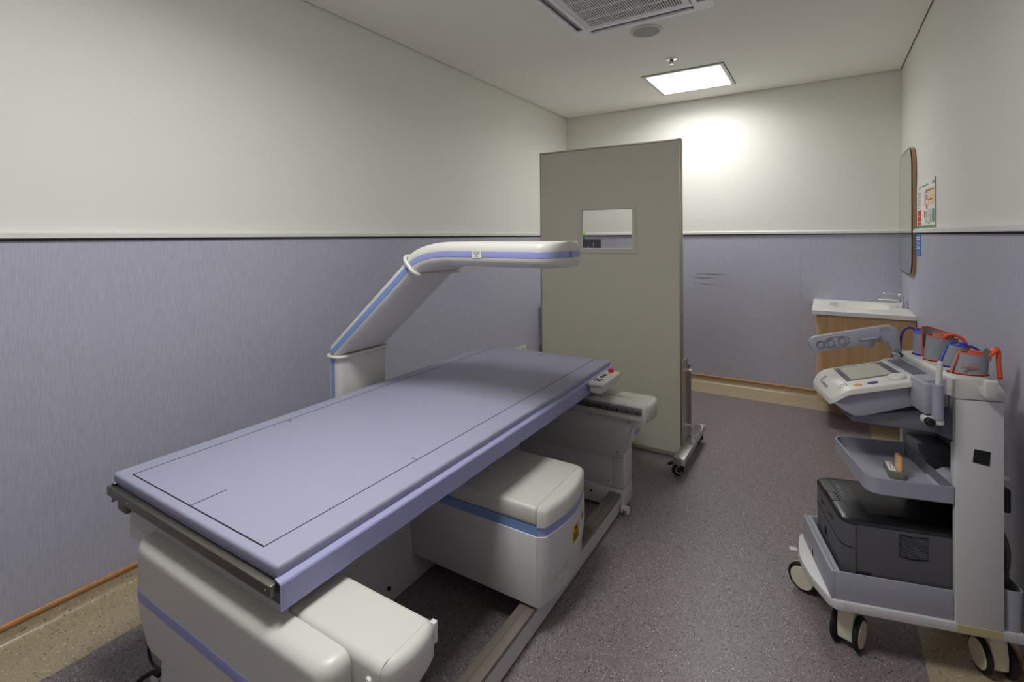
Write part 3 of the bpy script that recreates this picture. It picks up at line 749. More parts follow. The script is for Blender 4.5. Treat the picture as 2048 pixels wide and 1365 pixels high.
bm = loft(nb(), [rect_ring(CZ-.03), rect_ring(CZ-.002), rect_ring(CZ, i=.002), bowl(.192, .212, CZ), bowl(.186, .206, CZ-.004), bowl(.178, .198, CZ-.05), bowl(.16, .18, CZ-.10), bowl(.10, .12, CZ-.125)], False, True)
bmesh.ops.recalc_face_normals(bm, faces=bm.faces)
obj('worktop', bm, SOLID, bt)
bm = B(CX0+.02, XR-.006, CYF+.005, CYF+.03, CZ-.030, CZ-.024)
obj('front_edge', bm, SOLID, bt)
fa = thing('basin_tap', 'chrome lever basin tap at the back of the white basin top', 'tap', (.478, 4.60, CZ))
FX, FY = .478, 4.60
bm = cyl(nb(), (FX, FY, CZ), (FX, FY, CZ+.004), .029, n=28); cyl(bm, (FX, FY, CZ+.003), (FX, FY, CZ+.085), .0235, .0215, 28, bv=.002)
obj('body', bm, CHROME, fa)
bm = tube(nb(), [(FX-.01, FY, CZ+.060), (FX-.08, FY, CZ+.064), (FX-.150, FY, CZ+.064)], .0105, 14); cyl(bm, (FX-.143, FY, CZ+.064), (FX-.143, FY, CZ+.048), .0105, n=16)
obj('spout', bm, CHROME, fa)
bm = cyl(nb(), (FX, FY, CZ+.085), (FX, FY, CZ+.106), .0225, .019, 24, bv=.004); box(bm, FX-.105, FX, FY-.007, FY+.007, CZ+.103, CZ+.109, bv=.002)
obj('lever', bm, CHROME, fa)
ta = obj('water_label', B(FX-.012, FX+.006, FY-.0262, FY-.0255, CZ+.02, CZ+.045), PAPER, fa, 'small white sticker on the tap')
bm = tube(nb(), smooth_path([(FX+.026, FY-.03, CZ+.003), (FX+.030, FY-.03, CZ+.03), (FX+.034, FY+.01, CZ+.045)]), .0025, 8); obj('drain_rod', bm, CHROME, fa)

MY0, MY1, MZ0, MZ1 = 4.20, 4.815, 1.113, 1.988
mr = thing('wall_mirror', 'rounded mirror in an oak frame on the right wall beside the corner basin', 'mirror', (XR-.005, (MY0+MY1)/2, MZ0))
def mring(x, i, r): return [(x, y, z) for y, z in rrect(MY0+i, MY1-i, MZ0+i, MZ1-i, r, 10)]
bm = loft(nb(), [mring(XR-WD-.0005, 0, .13), mring(.5005, 0, .13), mring(.5005, .010, .12), mring(.503, .010, .12)], True, True); bmesh.ops.recalc_face_normals(bm, faces=bm.faces)
obj('frame', bm, OAKF, mr)
bm = loft(nb(), [mring(.5010, .0005, .1295), mring(.4946, .0005, .1295), mring(.4942, .006, .125), mring(.4975, .006, .125)], False, False); bmesh.ops.recalc_face_normals(bm, faces=bm.faces)
obj('black_edge', bm, BLACK, mr)
bm = loft(nb(), [mring(.4975, .006, .125), mring(.4945, .006, .125)]); bmesh.ops.recalc_face_normals(bm, faces=bm.faces)
obj('mirror_glass', bm, MIRROR, mr)

po = thing('poster', 'wide white notice with red, orange and green print above the rail beside the mirror', 'poster', (XR, 3.85, 1.436))
q0, q1, pz0, pz1 = 3.535, 4.175, 1.4355, 1.714
obj('sheet', B(XR-.004, XR-.0005, q0, q1, pz0, pz1), PAPER, po)
obj('edge_strip', B(XR-.0055, XR-.0005, q0-.003, q0, pz0, pz1), TGREY, po, 'dark right edge')
obj('green_strip', B(XR-.0050, XR-.0040, q0+.004, q1, pz0, pz0+.014), INKGR, po, 'green band along the bottom')
def prn(name, m, L):
    bs = [B(XR-.0046, XR-.004, q0+y0, q0+y1, pz0+z0, pz0+z1) for y0, y1, z0, z1 in L]
    if len(L) > 6:
        bm = nb()
        for b_ in bs: merge(bm, b_)
        obj(name, bm, m, po)['kind'] = 'stuff'
    else: multi(name, bs, m, po)
prn('orange_panel', INKO, [(.025, .235, .205, .232), (.025, .235, .130, .190), (.025, .235, .195, .203)])
prn('red_block', INKR, [(.245, .290, .205, .230), (.245, .290, .112, .136), (.46, .60, .075, .110), (.46, .60, .040, .072), (.46, .60, .016, .036)])
prn('blue_block', INKB, [(.245, .290, .165, .195)])
prn('orange_text', INKR, [(.06, .22, .216, .221), (.09, .22, .160, .164), (.31, .34, .13, .22), (.33, .36, .06, .10)])
prn('heading', INKGR, [(.22, .44, .250, .259), (.02, .09, .247, .262), (.03, .10, .03, .105)])
tx = []
for k in range(9): tx.append((.46, .57+.02*(k % 3), .125+k*.012, .1285+k*.012))
for k in range(10): tx.append((.17, .215+.015*(k % 2), .02+k*.009, .0235+k*.009))
for k in range(8): tx.append((.12, .155, .03+k*.010, .036+k*.010))
for k in range(6): tx.append((.25, .31, .03+k*.012, .034+k*.012))
for k in range(3): tx.append((.47, .56, .245+k*.007, .248+k*.007))
prn('small_text', INKG, tx)
bl = thing('blue_notice', 'small blue card on the wall under the rail beside the mirror', 'notice', (XR, 4.1, 1.256))
obj('card', B(XR-WD-.003, XR-WD, 4.018, 4.215, 1.256, 1.400), INKB, bl)
bm = nb()
for z in (1.372, 1.36, 1.335, 1.31, 1.30): box(bm, XR-WD-.0036, XR-WD-.003, 4.04, 4.17, z, z+.005)
obj('card_text', bm, PAPER, bl)['kind'] = 'stuff'
obj('card_edge', B(XR-WD-.0036, XR-WD-.003, 4.018, 4.024, 1.256, 1.400), INKG, bl)

# ------------------------------------------------------------------ vascular screening trolley: local frame, x along its length to the wall
TO = (.06, 2.0, 0); TR = math.radians(15)
tr = thing('medical_trolley', 'white and grey medical trolley with a tilted screen unit, tray and wide side panel', 'trolley', TO, TR, local=True)
# deck with a bowed front edge
dp = [(.45, .330), (-.045, .330), (-.066, .318)] + [(-.066-.034*math.sin(PI*k/10), .318-.348*k/10) for k in range(1, 10)] + [(-.064, -.035), (-.046, -.0565), (-.020, -.057), (.45, -.057)]
dkk = obj('deck', prism(nb(), dp, 2, .160, .190, bv=.003, seg=2), WHITE2, tr, 'white deck with a bowed front edge')
obj('corner_cap', prism(nb(), [(-.0205, -.0575), (-.0205, -.0), (-.0198, -.0), (-.0198, -.0575)], 2, .160, .1906), TGREY, dkk)
obj('corner_cap', prism(nb(), [(.425, -.0575), (.425, -.0), (.4257, -.0), (.4257, -.0575)], 2, .160, .1906), TGREY, dkk)
def caster(cx, cy, ang, lab):
    ca, sa = math.cos(ang), math.sin(ang); ax = Vector((ca, sa, 0)); fd = Vector((-sa, ca, 0))   # axle, trailing direction
    c = Vector((cx, cy, .055)) + fd*.012
    bm = cyl(nb(), (cx, cy, .162), (cx, cy, .120), .024, .023, 24)
    prof = [(.0, .126), (.027, .122), (.040, .095), (.043, .07), (.034, .035), (.020, .022), (-.020, .022), (-.034, .035), (-.036, .07), (-.027, .118)]
    rings = []
    for s in (-.0235, -.0205, .0205, .0235):
        rings.append([c-Vector((0, 0, .055))+ax*s+fd*(a*(.90 if abs(s) > .022 else 1))+Vector((0, 0, z)) for a, z in prof])
    t = loft(nb(), rings); bmesh.ops.recalc_face_normals(t, faces=t.faces); merge(bm, t)
    k = obj('caster', bm, CREAM, tr, lab)
    for s in (-1, 1):
        w0 = c+ax*.025*s; w1 = c+ax*.041*s
        bm = cyl(nb(), w0, w1, .055, n=36, bv=.006); obj('tyre', bm, RUBBER, k)
        bm = cyl(nb(), c+ax*.034*s, c+ax*.0435*s, .046, .042, 32, bv=.001); obj('wheel_disc', bm, CREAM, k)
caster(.005, .012, -.58, 'cream twin-wheel caster'); caster(.412, .014, .05, 'cream twin-wheel caster')
caster(-.04, .275, .9, 'cream twin-wheel caster'); caster(.405, .262, .3, 'cream twin-wheel caster')
obj('brake_tab', B(-.112, -.085, .26, .285, .148, .154, bv=.002), WHITE2, tr)
# printer bin
bm = nb()
for x0, x1, y0, y1 in ((-.057, -.045, -.047, .300), (-.045, .276, -.047, -.040), (-.045, .276, .293, .300)):
    box(bm, x0, x1, y0, y1, .190, .282, bv=.001)
bn = obj('printer_bin', bm, TGREY, tr, 'grey open bin holding the printer')
obj('bin_lip', B(-.0445, -.030, -.0395, .2925, .205, .2825), TGREY, bn)
obj('bin_floor', B(-.045, .276, -.040, .293, .190, .203), TGREY3, bn)
for y in (.160,): obj('bin_notch', prism(nb(), [(y, .200), (y+.016, .200), (y+.013, .218), (y+.007, .224)], 0, -.0576, -.056), DARK, bn, 'small dark notch')
# upright: two side plates, back panel, front fascia, cap
up_ = obj('upright', B(.277, .398, -.057, -.037, .188, .886, bv=.003), WHITE2, tr, 'wide white side panel of the upright')
obj('upright_plate', B(.277, .398, .305, .325, .188, .886, bv=.003), WHITE2, tr, 'far white side plate of the upright')
obj('back_panel', B(.380, .396, -.037, .305, .190, .886), TGREY3, tr, 'dark back panel of the upright')
obj('fascia', prism(nb(), [(-.0368, .750), (.3048, .690), (.3048, .93), (-.0368, .93)], 0, .283, .292), TGREY2, tr, 'slate fascia behind the screen unit')
obj('fascia_gusset', prism(nb(), [(-.0368, .60), (-.020, .64), (-.020, .74), (-.0368, .748)], 0, .281, .295), WHITE2, tr)
cp = [(.275, .888), (.275, .945), (.282, .953), (.345, .953)] + [(.352+.05*math.sin(math.radians(a)), .903+.05*math.cos(math.radians(a))) for a in range(0, 91, 15)] + [(.402, .888)]
cap = obj('top_cap', prism(nb(), cp, 1, -.0585, .328, bv=.004, only='ends'), WHITE, tr, 'white rounded cap with four cuff wells')
for x, y, rx, ry in ((.342, .015, .050, .034), (.338, .105, .036, .030), (.336, .185, .038, .034), (.322, .268, .024, .030)):
    bm = lathe(nb(), [(1.08, 0), (1.08, .0012), (.2, .0012)], (0, 0, 0), 28)
    for v in bm.verts: v.co = Vector((x+v.co.x*rx, y+v.co.y*ry, .9530+v.co.z))
    obj('cuff_well', bm, DARK, cap, 'dark oval well')
hk = prism(nb(), [(-.108, .898), (-.098, .898), (-.098, .930), (-.0585, .925), (-.0585, .915), (-.0585, .898)][:0] or [(-.0575, .9075), (-.075, .9075), (-.078, .905), (-.094, .905), (-.096, .955), (-.088, .962), (-.080, .955), (-.078, .930), (-.0575, .932)], 0, .334, .364, bv=.003)
obj('side_hook', hk, WHITE, tr, 'white hook on the side panel')
obj('black_patch', prism(nb(), [(.324, .738), (.364, .733), (.361, .690), (.320, .697)], 1, -.0586, -.0565), RUBBER, tr, 'square black patch on the side panel')
obj('tape_strip', B(.281, .392, -.0592, -.0570, .168, .188), TAPEM, tr, 'yellowed tape across the foot of the side panel')
obj('rear_knob', cyl(nb(), (.396, .01, .836), (.418, .01, .836), .028, n=28, bv=.003), BLACK, tr, 'black round knob on the rear')
# rear bin, cables
bm = nb(); o_r = rrect(.402, .452, -.052, .095, .018)
loft(bm, [[(x, y, .190) for x, y in rrect(.404, .449, -.050, .093, .018)], [(x, y, .315) for x, y in o_r], [(x, y, .315) for x, y in rrect(.405, .449, -.049, .092, .015)], [(x, y, .20) for x, y in rrect(.407, .446, -.047, .090, .015)]])
bmesh.ops.recalc_face_normals(bm, faces=bm.faces)
rbn = obj('rear_bin', bm, TGREY, tr, 'narrow grey bin behind the upright')
obj('rear_box', B(.398, .428, .0, .06, .52, .60, bv=.004), TGREY2, tr, 'grey connector box on the rear')
obj('rear_box_cover', B(.426, .446, .0, .055, .525, .60, bv=.006), BLACK, tr, 'black cover of the connector box')
obj('red_hose', tube(nb(), smooth_path([(.400, .0, .76), (.412, -.005, .71), (.413, .0, .64), (.408, .01, .595)]), .008), HOSER, tr, 'red hose')
obj('grey_cable', tube(nb(), smooth_path([(.412, .02, .53), (.412, .01, .49), (.430, .0, .43), (.438, .01, .36), (.425, .02, .29), (.42, .03, .22)]), .009), HOSEG, tr, 'thick grey cable')
obj('black_plug', tube(nb(), smooth_path([(.41, -.02, .33), (.42, -.01, .345), (.425, .02, .33), (.42, .05, .30)]), .013), BLACK, tr, 'black plug in the rear bin')
obj('cable_tag', B(.410, .450, .018, .0185, .622, .634), PAPER, tr, 'white paper tag on the hose')
# bracket under the screen unit
obj('unit_bracket', prism(nb(), [(.018, .776), (.225, .815), (.288, .835), (.288, .742), (.030, .757)], 1, .035, .24, bv=.006), TGREY2, tr, 'grey bracket under the screen unit')
obj('bracket_label', B(.135, .158, .0342, .0352, .772, .782), mat('olive sticker', (120, 124, 92), .6), tr, 'small olive sticker on the bracket')
nk = obj('ridged_neck', prism(nb(), [(.196, .845), (.196, .916), (.208, .926), (.282, .938), (.282, .845)], 1, -.012, .285, bv=.005), TGREY, tr, 'grey neck with fine ridges')
for k in range(6):
    x = .2125+k*.0072; z = .9263+(x-.208)/.074*.012
    obj('ridge', B(x, x+.0036, .055, .262, z-.002, z+.0016), TGREY3, nk)
# tilted screen unit
SL = .046/.19; SA = math.atan(SL)
def surf(x):
    z = .878+(x-.02)*SL
    if x < .02: z -= 11.0*(x-.02)**2
    return z
un = obj('screen_unit', prism(nb(), [(-.032, .822), (.012, .862), (.208, .906), (.219, .845), (.214, .838), (.060, .786), (.030, .782), (.010, .792)], 1, .014, .254, bv=.012, seg=3), TGREY, tr, 'grey screen unit body tilted towards the room', ang=40)
ux0, ux1, uy0, uy1 = -.037, .213, -.002, .272
def yr(x):
    def corner(dx_, r):
        return 0 if dx_ > r else r-math.sqrt(max(r*r-(r-dx_)**2, 0))
    i = max(corner(x-ux0, .045), corner(ux1-x, .022)); return uy0+i, uy1-i
xsamp = [ux0+.0003, ux0+.002, ux0+.006, ux0+.012, ux0+.02, ux0+.03, ux0+.045, .02, .06, .12, .18, ux1-.022, ux1-.012, ux1-.005, ux1-.001, ux1-.0002]
top = []; bot = []
for x in xsamp:
    a, b = yr(x); z = surf(x); q = .004
    ring_t = [(a, z-q), (a+.0015, z-.001), (a+q, z), (b-q, z), (b-.0015, z-.001), (b, z-q), (b, z-.018), (a, z-.018)]
    top.append([(x, y, zz) for y, zz in ring_t])
bm = loft(nb(), top); bmesh.ops.recalc_face_normals(bm, faces=bm.faces)
fp_ = obj('face_plate', bm, WHITE, un, 'white face plate', ang=35)
def on_face(poly, m, name, parent, h0, h1, lab=None, bv=0):
    bm = prism(nb(), poly, 2, 0, 1)
    for v in bm.verts: v.co = Vector((v.co.x, v.co.y, surf(v.co.x)+(h0 if v.co.z < .5 else h1)))
    return obj(name, bm, m, parent, lab)
on_face([(.030, .085), (.194, .090), (.194, .258), (.036, .258)], TGREY3, 'screen_bezel', un, -.001, .0006, 'slate bezel round the screen')
on_face([(.048, .098), (.172, .102), (.172, .246), (.053, .246)], LCD, 'display', un, 0, .0011, 'blank grey display')
bm = nb(); c = Vector((.166, .052, surf(.166)))
lathe(bm, [(.026, -.002), (.026, .006), (.023, .010), (.001, .0105)], (0, 0, 0), 36)
for v in bm.verts: v.co = Matrix.Rotation(-SA, 3, 'Y') @ v.co + c
obj('jog_dial', bm, WHITE, un, 'round cream dial')
def oval(x, y, rx, ry): return [(x+rx*math.cos(2*PI*k/24), y+ry*math.sin(2*PI*k/24)) for k in range(24)]
on_face(oval(.047, .034, .012, .010), ORANGE, 'stop_button', un, 0, .0018, 'small orange oval button')
on_face(oval(.091, .036, .0155, .011), PURPLE, 'start_button', un, 0, .0018, 'purple oval button')
on_face(oval(.124, .030, .0015, .0015), INKG, 'indicator', un, 0, .0006)
# maker lettering on the left lip, reading along the unit's front edge
sl_ = 22.0*.036+SL
tg = Vector((1, 0, .65)).normalized()
text('maker_lettering', 'OMRON', .019, (-.0215, .150, surf(-.0215)+.001), (0, -1, 0), tg, INKG, un, align='CENTER', depth=.0006)
on_face([(-.024, .186), (-.002, .186), (-.002, .208), (-.024, .208)], mat('silver asset sticker', (176, 176, 172), .4), 'asset_sticker', un, 0, .0006, 'silver sticker')
bm = nb()
for k in range(5):
    for j in range(3): box(bm, -.020+k*.0035, -.018+k*.0035, .189+j*.006, .193+j*.006, surf(-.019+k*.0035)+.0002, surf(-.019+k*.0035)+.0010)
obj('sticker_print', bm, LINEM, un)['kind'] = 'stuff'
on_face([(-.012, .035), (.024, .035), (.024, .080), (-.012, .080)], mat('pale yellow sticker', (206, 204, 170), .5), 'notice_sticker', un, 0, .0005, 'pale yellow sticker')
bm = nb()
for k in range(5): x = -.007+k*.006; box(bm, x, x+.0025, .042, .070-.004*(k % 2), surf(x)+.0002, surf(x)+.0010)
obj('sticker_print', bm, INKG, un)['kind'] = 'stuff'
# pen-shaped probe holder
ph = obj('probe_holder', cyl(nb(), (.221, -.080, .826), (.221, -.080, .931), .0150, n=28, bv=.001), TGREY, tr, 'grey cylindrical probe holder')
obj('holder_ring', lathe(nb(), [(.0158, .000), (.0158, .009), (.0128, .0100), (.0100, .0095), (.0100, .002)], (.221, -.080, .926), 28, caps=False), TGREY, ph)
obj('holder_block', B(.186, .210, -.080, .012, .838, .934, bv=.006), TGREY, ph)
obj('holder_foot', cyl(nb(), (.223, -.080, .812), (.223, -.080, .825), .0140, n=24, bv=.001), WHITE2, ph)
obj('pivot_arm', prism(nb(), rrect(.183, .226, .808, .834, .012), 1, -.085, -.060, bv=.001), WHITE2, ph)
obj('clamp_knob', cyl(nb(), (.196, -.102, .820), (.196, -.084, .820), .0125, n=24, bv=.001), BLACK, ph, 'black ribbed knob')
obj('latch', B(.236, .250, -.072, -.064, .872, .900, bv=.001), BLOCKM, ph)
# sensor arm
pts = [(-.037, .965), (-.030, .950), (-.020, .938), (-.006, .935), (.205, .990), (.226, .988), (.240, .952), (.262, .947), (.268, .958), (.264, 1.010), (.258, 1.038), (.240, 1.052), (.222, 1.053), (-.016, .998), (-.030, .990), (-.038, .978)]
sa_ = obj('sensor_arm', prism(nb(), pts, 1, .285, .307, bv=.004), TGREY, tr, 'grey angled sensor arm', ang=40)
for x, z in ((.000, .968), (.035, .976), (.073, .986)):
    bm = lathe(nb(), [(.0145, 0), (.0150, -.0035), (.0120, -.0035), (.0115, .001)], (x, .285, z), 26, axis=1, caps=False); obj('ring', bm, TGREY2, sa_)
def outl(P, r):
    return tube(nb(), P+[P[0]], r, 6)
obj('ring_outline', outl([(.018+.040*math.cos(a)+.0, .2845, .972+.018*math.sin(a)+.24*.040*math.cos(a)) for a in [2*PI*k/28 for k in range(28)]][:0] or [(.055+.044*math.copysign(abs(math.cos(a))**.7, math.cos(a)), .2845, .981+.020*math.sin(a)+.011*math.cos(a)) for a in [2*PI*k/28 for k in range(28)]], .0020), TGREY2, sa_)
bm = nb()
for k in range(7):
    pass
loft(bm, [[(.163+sx_*.031*math.cos(PI*k/12), .285-dy*math.sin(PI*k/12), zz+.24*sx_*.031*math.cos(PI*k/12)) for k in range(13)] for sx_, dy, zz in ((1, .030, 1.003), (.97, .029, 1.000), (.80, .022, .985), (.52, .012, .968))])
bmesh.ops.recalc_face_normals(bm, faces=bm.faces)
obj('sensor_cup', bm, TGREY, sa_, 'half-round cup on the sensor arm')
obj('cup_rim', tube(nb(), [(.163+.034*math.cos(PI*k/12), .285-.032*math.sin(PI*k/12), 1.004+.24*.034*math.cos(PI*k/12)) for k in range(13)], .0022, 8), TGREY, sa_)
for x, z in ((.204, 1.034), (.222, 1.038)):
    obj('arm_dimple', lathe(nb(), [(.0065, 0), (.0065, -.0010), (.0050, -.0010), (.0048, .001)], (x, .285, z), 18, axis=1, caps=False), TGREY2, sa_)
obj('arm_socket', B(.246, .266, .280, .286, .952, .966, bv=.001), TGREY2, sa_)
obj('arm_post', B(.243, .265, .286, .308, .845, .946), CHROME, tr, 'shiny metal post under the sensor arm')
# tray
def tring(z, i): return [(x, y, z) for x, y in rrect(.044+i, .276, -.057+i, .298-i, .03, 6, rs=(.004, .040-i*.5, .040-i*.5, .004))]
bm = loft(nb(), [tring(.556, .006), tring(.561, .001), tring(.612, 0), tring(.6125, .001), tring(.6125, .004), tring(.612, .005), tring(.572, .007), tring(.568, .011)])
bmesh.ops.recalc_face_normals(bm, faces=bm.faces)
ty = obj('tray', bm, TGREY, tr, 'grey shallow tray under the screen unit', ang=40)
bm = prism(nb(), [(.266, .5695), (.320, .606), (.3785, .606), (.3785, .5695)], 1, -.0360, .115, bv=.001)
obj('tray_pocket', bm, TGREY, ty, 'sloping raised pocket of the tray')
obj('pocket_recess', B(.330, .377, -.030, .108, .6055, .6066), TGREY2, ty)
obj('tray_floor', B(.262, .3790, -.0362, .302, .556, .570), TGREY, ty)
bm = prism(nb(), [(.190, .569), (.297, .569), (.297, .648), (.205, .645), (.190, .612), (.165, .604), (.150, .569)], 0, .284, .3785, bv=.004)
obj('tray_block', bm, TGREY2, ty, 'stepped slate block at the back of the tray')

# things standing on the trolley (own objects, placed through the trolley's frame)
RT = Matrix.Rotation(TR, 4, 'Z'); TOv = Vector(TO)
def tthing(name, label, cat, loc, group=None):
    wloc = RT @ Vector(loc) + TOv
    o = thing(name, label, cat, wloc, TR, group, local=True); ORG[o] = Vector(loc); return o
# laser printer
pr = tthing('laser_printer', 'dark grey laser printer sitting in the bin of the trolley', 'printer', (.15, .125, .204))
pz = .452
def pring(z, i=0, sx=0): return [(x, y, z) for x, y in rrect(-.022+i+sx, .340-i, -.036+i, .284-i, .03, 8, rs=(.01, .04, .04, .01))]
obj('casing', loft(nb(), [pring(.204, .012), pring(.235, .002), pring(.440)]), PRN, pr, ang=40)
bm = loft(nb(), [pring(.440, .001), pring(.447, .003), pring(pz, .010)]); bmesh.ops.recalc_face_normals(bm, faces=bm.faces)
tp = obj('top_cover', bm, PRN2, pr, 'black top cover', ang=40)
obj('output_slope', prism(nb(), [(.075, pz+.0002), (.33, pz+.0002), (.33, pz+.010), (.31, pz+.010), (.085, pz+.0010)], 1, .03, .24), PRN2, tp)
obj('panel_strip', B(.020, .022, -.020, .27, pz-.001, pz+.0004), DARK, tp)
obj('front_latch', B(-.014, .010, .094, .158, pz-.002, pz+.0012, bv=.001), PRN, tp, 'grey latch')
obj('latch_gap', B(-.018, .014, .090, .162, pz-.002, pz+.0004), DARK, tp)
for k in range(6):
    obj('indicator', B(.034, .040, .245-k*.016, .249-k*.016, pz, pz+.0009), INKGR if k < 2 else TGREY, tp)
obj('seam', prism(nb(), [(-.0365, .360), (-.0353, .360), (-.0353, .3635), (-.0365, .3635)][:0] or [(-.036, .205), (-.0345, .205), (-.0345, .44), (-.0365, .44)], 0, .0170, .0182), DARK, pr)
def pband(z0, z1, off): return loft(nb(), [[(x, y, z) for x, y in rrect(-.022-off, .017, -.036-off, .284+off, .03, 8, rs=(.001, .04, .04, .001))] for z in (z0, z1)])
obj('front_seam', pband(.3620, .3640, .0004), DARK, pr)
obj('top_seam', pband(.4395, .4412, .0004), DARK, pr)
obj('paper_slot', B(-.0232, -.020, .060, .105, .398, .404), DARK, pr)
obj('paper_slot', B(-.0232, -.020, .16, .19, .398, .403), DARK, pr)
obj('tray_grip', prism(nb(), [(.125, .305), (.155, .305), (.150, .325), (.138, .332)], 0, -.0232, -.020), DARK, pr)
bm = nb()
for k in range(6): box(bm, -.0226, -.0218, .146-k*.007, .150-k*.007, .384, .391+.003*(k % 2))
obj('printer_badge', bm, INKG, pr)['kind'] = 'stuff'
bm = nb()
for k in range(13):
    z = .3625+k*.0052
    pts = [(.1395+.074*j/8, -.0362-.0016, z-.004*math.sin(PI*j/8)*.8) for j in range(9)]
    loft(bm, [[(x, y, zz), (x, y+.003, zz), (x, y+.003, zz+.0026), (x, y, zz+.0026)] for x, y, zz in pts])
bmesh.ops.recalc_face_normals(bm, faces=bm.faces)
obj('vent_slats', bm, PRN, pr, 'curved louvres of the side vent')['kind'] = 'stuff'
obj('side_vent', prism(nb(), [(.138, .358), (.176, .353), (.2145, .358), (.2145, .432), (.176, .428), (.138, .432)], 1, -.0369, -.0355), DARK, pr, 'dark side vent')
bm = nb()
for k in range(4): box(bm, .022, .062, -.0364, -.0355, .272+k*.005, .274+k*.005)
obj('lower_vent', bm, DARK, pr)['kind'] = 'stuff'
obj('side_catch', B(.0190, .027, -.0368, -.0355, .421, .434, bv=.0003), TGREY3, pr)

# foam ear-tip block in the tray
bk = tthing('holder_block', 'small grey-green block with tan foam tips standing in the tray', 'holder', (.172, .10, .568))
obj('block', prism(nb(), [(.146, .058), (.188, .050), (.203, .125), (.160, .150)], 2, .568, .593, bv=.002), BLOCKM, bk)
obj('block_label', prism(nb(), [(.149, .068), (.168, .064), (.181, .132), (.162, .143)], 2, .592, .5937), PAPER, bk, 'white label on the block')
bm = nb()
for k in range(4):
    box(bm, .156+k*.004, .160+k*.004, .076+k*.014, .084+k*.014, .5936, .5942); box(bm, .165+k*.0035, .168+k*.0035, .074+k*.014, .082+k*.014, .5936, .5942)
obj('label_print', bm, INKG, bk)['kind'] = 'stuff'
for k in range(3):
    x = .179+k*.0035; y = .066+k*.020
    obj('foam_tip', tube(nb(), [(x, y, .590), (x+.003, y+.004, .637)], .0075, 14), PEGM, bk)
# probe in its holder
pb = tthing('probe_pen', 'white pen-shaped probe standing in the grey holder', 'probe', (.221, -.080, .930))
bm = cyl(nb(), (.221, -.080, .905), (.2275, -.081, 1.000), .0082, .0078, 20); 
obj('barrel', bm, WHITE, pb)
bm = lathe(nb(), [(.0078, 0), (.0072, .004), (.0045, .0065), (.0005, .007)], (.2275, -.081, 1.000), 20); obj('tip', bm, WHITE, pb)

# blood pressure cuffs
def cuff(label, cx, cy, z0, ht, rx, ry, lean, trim, a0, turns, flare=1.0, steps=44, rot=0):
    t = tthing('pressure_cuff', label, 'cuff', (cx, cy, z0), 'rolled pressure cuffs standing in the trolley top')
    path = []
    for k in range(steps+1):
        u = k/steps; a = a0+2*PI*turns*u; s = .72+.28*u
        e_x, e_y = math.cos(a)*rx*s, math.sin(a)*ry*s
        xx = e_x*math.cos(rot)-e_y*math.sin(rot); yy = e_x*math.sin(rot)+e_y*math.cos(rot)
        h_ = ht*(1.16-.16*u)
        path.append((xx, yy, h_))
    def P(k, f, off=0):
        x, y, h_ = path[k]; L = math.hypot(x, y) or 1
        fl = 1+(flare-1)*f
        return Vector((cx+x*fl+lean[0]*f+off*x/L, cy+y*fl+lean[1]*f+off*y/L, z0+h_*f))
    rings = [[P(k, 0, -.0016), P(k, 0, .0016), P(k, .5, .0030), P(k, 1, .0016), P(k, 1, -.0016)] for k in range(steps+1)]
    bm = loft(nb(), rings); bmesh.ops.recalc_face_normals(bm, faces=bm.faces)
    obj('sleeve', bm, CUFFM, t, ang=50)
    obj('top_binding', tube(nb(), [P(k, 1) for k in range(steps+1)], .0027, 8), trim, t)
    obj('lower_binding', tube(nb(), [P(k, .03, .0008) for k in range(steps//3, steps+1)], .0024, 8), trim, t)
    obj('side_binding', tube(nb(), [P(steps, f/6, .001) for f in range(7)], .0026, 8), trim, t)
    return t, P
c1_, P1 = cuff('grey cuff with blue binding, farthest of the four on the trolley', .322, .268, .954, .078, .022, .027, (.003, 0), TRIMB, .5, 1.7)
obj('air_hose', tube(nb(), smooth_path([(.322, .275, 1.020), (.312, .285, 1.040), (.296, .292, 1.047), (.281, .297, 1.035), (.272, .300, 1.0), (.270, .300, .955), (.272, .315, .93)]), .0042), HOSEP, c1_, 'purple air hose')
c2_, P2 = cuff('wide grey cuff with orange binding behind the leaning blue one', .338, .186, .954, .080, .042, .032, (.010, 0), TRIMO, 3.6, 1.35, flare=1.06)
obj('air_hose', tube(nb(), smooth_path([(.338, .165, 1.015), (.345, .150, 1.045), (.365, .140, 1.052), (.388, .135, 1.036), (.402, .13, 1.00), (.412, .125, .95)]), .0052), HOSEO, c2_, 'orange air hose')
bm = nb(); tpz = [(.300, .205, 1.066), (.33, .222, 1.062), (.362, .224, 1.052), (.392, .212, 1.040)]
loft(bm, [[(x, y, .99), (x, y+.003, .99), (x, y+.003, z), (x, y, z)] for x, y, z in [tuple(v) for v in smooth_path(tpz, 5)]]); bmesh.ops.recalc_face_normals(bm, faces=bm.faces)
obj('flap', bm, CUFFM, c2_)
obj('flap_binding', tube(nb(), [Vector((.300, .204, .96))]+[Vector((v.x, v.y+.0015, v.z)) for v in smooth_path(tpz, 5)], .0027, 8), TRIMO, c2_)
c3_, P3 = cuff('grey cuff with blue binding leaning over, next to the nearest cuff', .335, .104, .954, .068, .028, .026, (.022, -.004), TRIMB, 4.4, 1.8)
obj('air_hose', tube(nb(), smooth_path([(.362, .10, 1.012), (.375, .09, 1.024), (.392, .08, 1.022), (.408, .07, 1.0), (.414, .06, .95)]), .0045), HOSEP, c3_, 'purple air hose')
c4_, P4 = cuff('nearest grey cuff with orange binding and printed front, tilted on the trolley', .343, .010, .954, .060, .050, .030, (.012, .002), TRIMO, 4.0, 1.9, flare=.82)
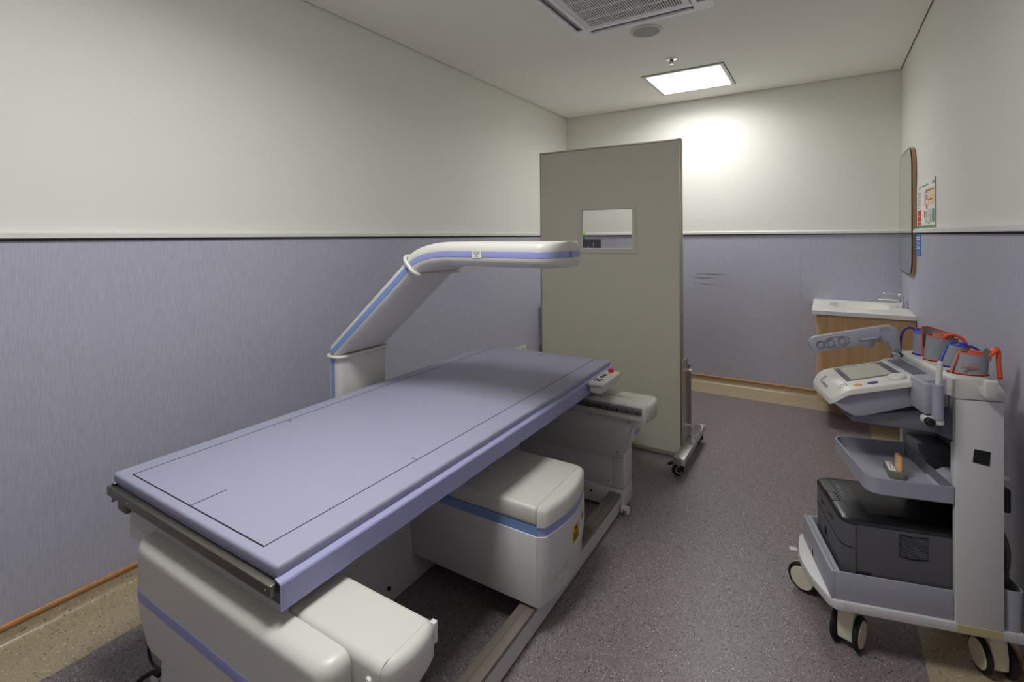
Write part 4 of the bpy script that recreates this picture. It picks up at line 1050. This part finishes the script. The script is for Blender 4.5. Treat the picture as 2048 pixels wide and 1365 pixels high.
obj('air_hose', tube(nb(), smooth_path([(.380, .0, 1.005), (.392, -.005, 1.020), (.402, -.008, 1.033), (.411, -.005, 1.028), (.413, 0, 1.0), (.420, .004, .95)]), .0062), HOSEO, c4_, 'orange air hose')
obj('air_hose', tube(nb(), smooth_path([(.396, .012, 1.010), (.405, .012, 1.030), (.415, .012, 1.036), (.420, .012, 1.02), (.421, .014, .98), (.426, .016, .94)]), .0062), HOSEO, c4_, 'orange air hose')
bm = prism(nb(), [(.366, 1.005), (.392, 1.000), (.392, 1.028), (.380, 1.042), (.368, 1.026)], 1, -.008, -.005); obj('hook_tab', bm, BLOCKM, c4_, 'grey patterned tab')
text('cuff_lettering', 'OMRON', .013, (.328, -.0205, .978), (1, .10, 0), (.14, .05, 1), mat('faded orange print', (196, 132, 112), .7), c4_, align='CENTER', depth=.003)

# ------------------------------------------------------------------ power unit and cables on the floor behind the bed
pu = thing('power_unit', 'white power box on the floor behind the near end of the bed', 'power box', (-1.70, .70, 0))
obj('case', B(-1.742, -1.625, .668, .782, .0, .075, bv=.006), WHITE2, pu)
obj('side_bracket', B(-1.672, -1.630, .660, .664, .0, .128, bv=.001), GREYP, pu, 'grey upright bracket with small black print')
bm = nb()
for k in range(4): box(bm, -1.662+.004*(k % 2), -1.655, .6594, .6601, .075+k*.008, .080+k*.008)
obj('bracket_print', bm, LINEM, pu)['kind'] = 'stuff'
bm = tube(nb(), smooth_path([(-1.56, .640, .245), (-1.60, .638, .248), (-1.638, .637, .243), (-1.662, .637, .224), (-1.668, .637, .203), (-1.660, .637, .182), (-1.636, .638, .170), (-1.56, .640, .172), (-1.53, .645, .10), (-1.525, .65, .006)]), .0042)
tag(obj('coiled_cable', bm, BLACK), 'black cable looping out beside the near column of the scanner', 'cable')
bm = tube(nb(), smooth_path([(-1.640, .652, .128), (-1.672, .648, .124), (-1.705, .632, .100), (-1.722, .600, .072), (-1.775, .545, .0085), (-1.80, .2, .0085), (-1.85, -.3, .0085)]), .007)
tag(obj('power_cable', bm, RUBBER), 'thick black cable running over the floor from beside the white power box', 'cable')
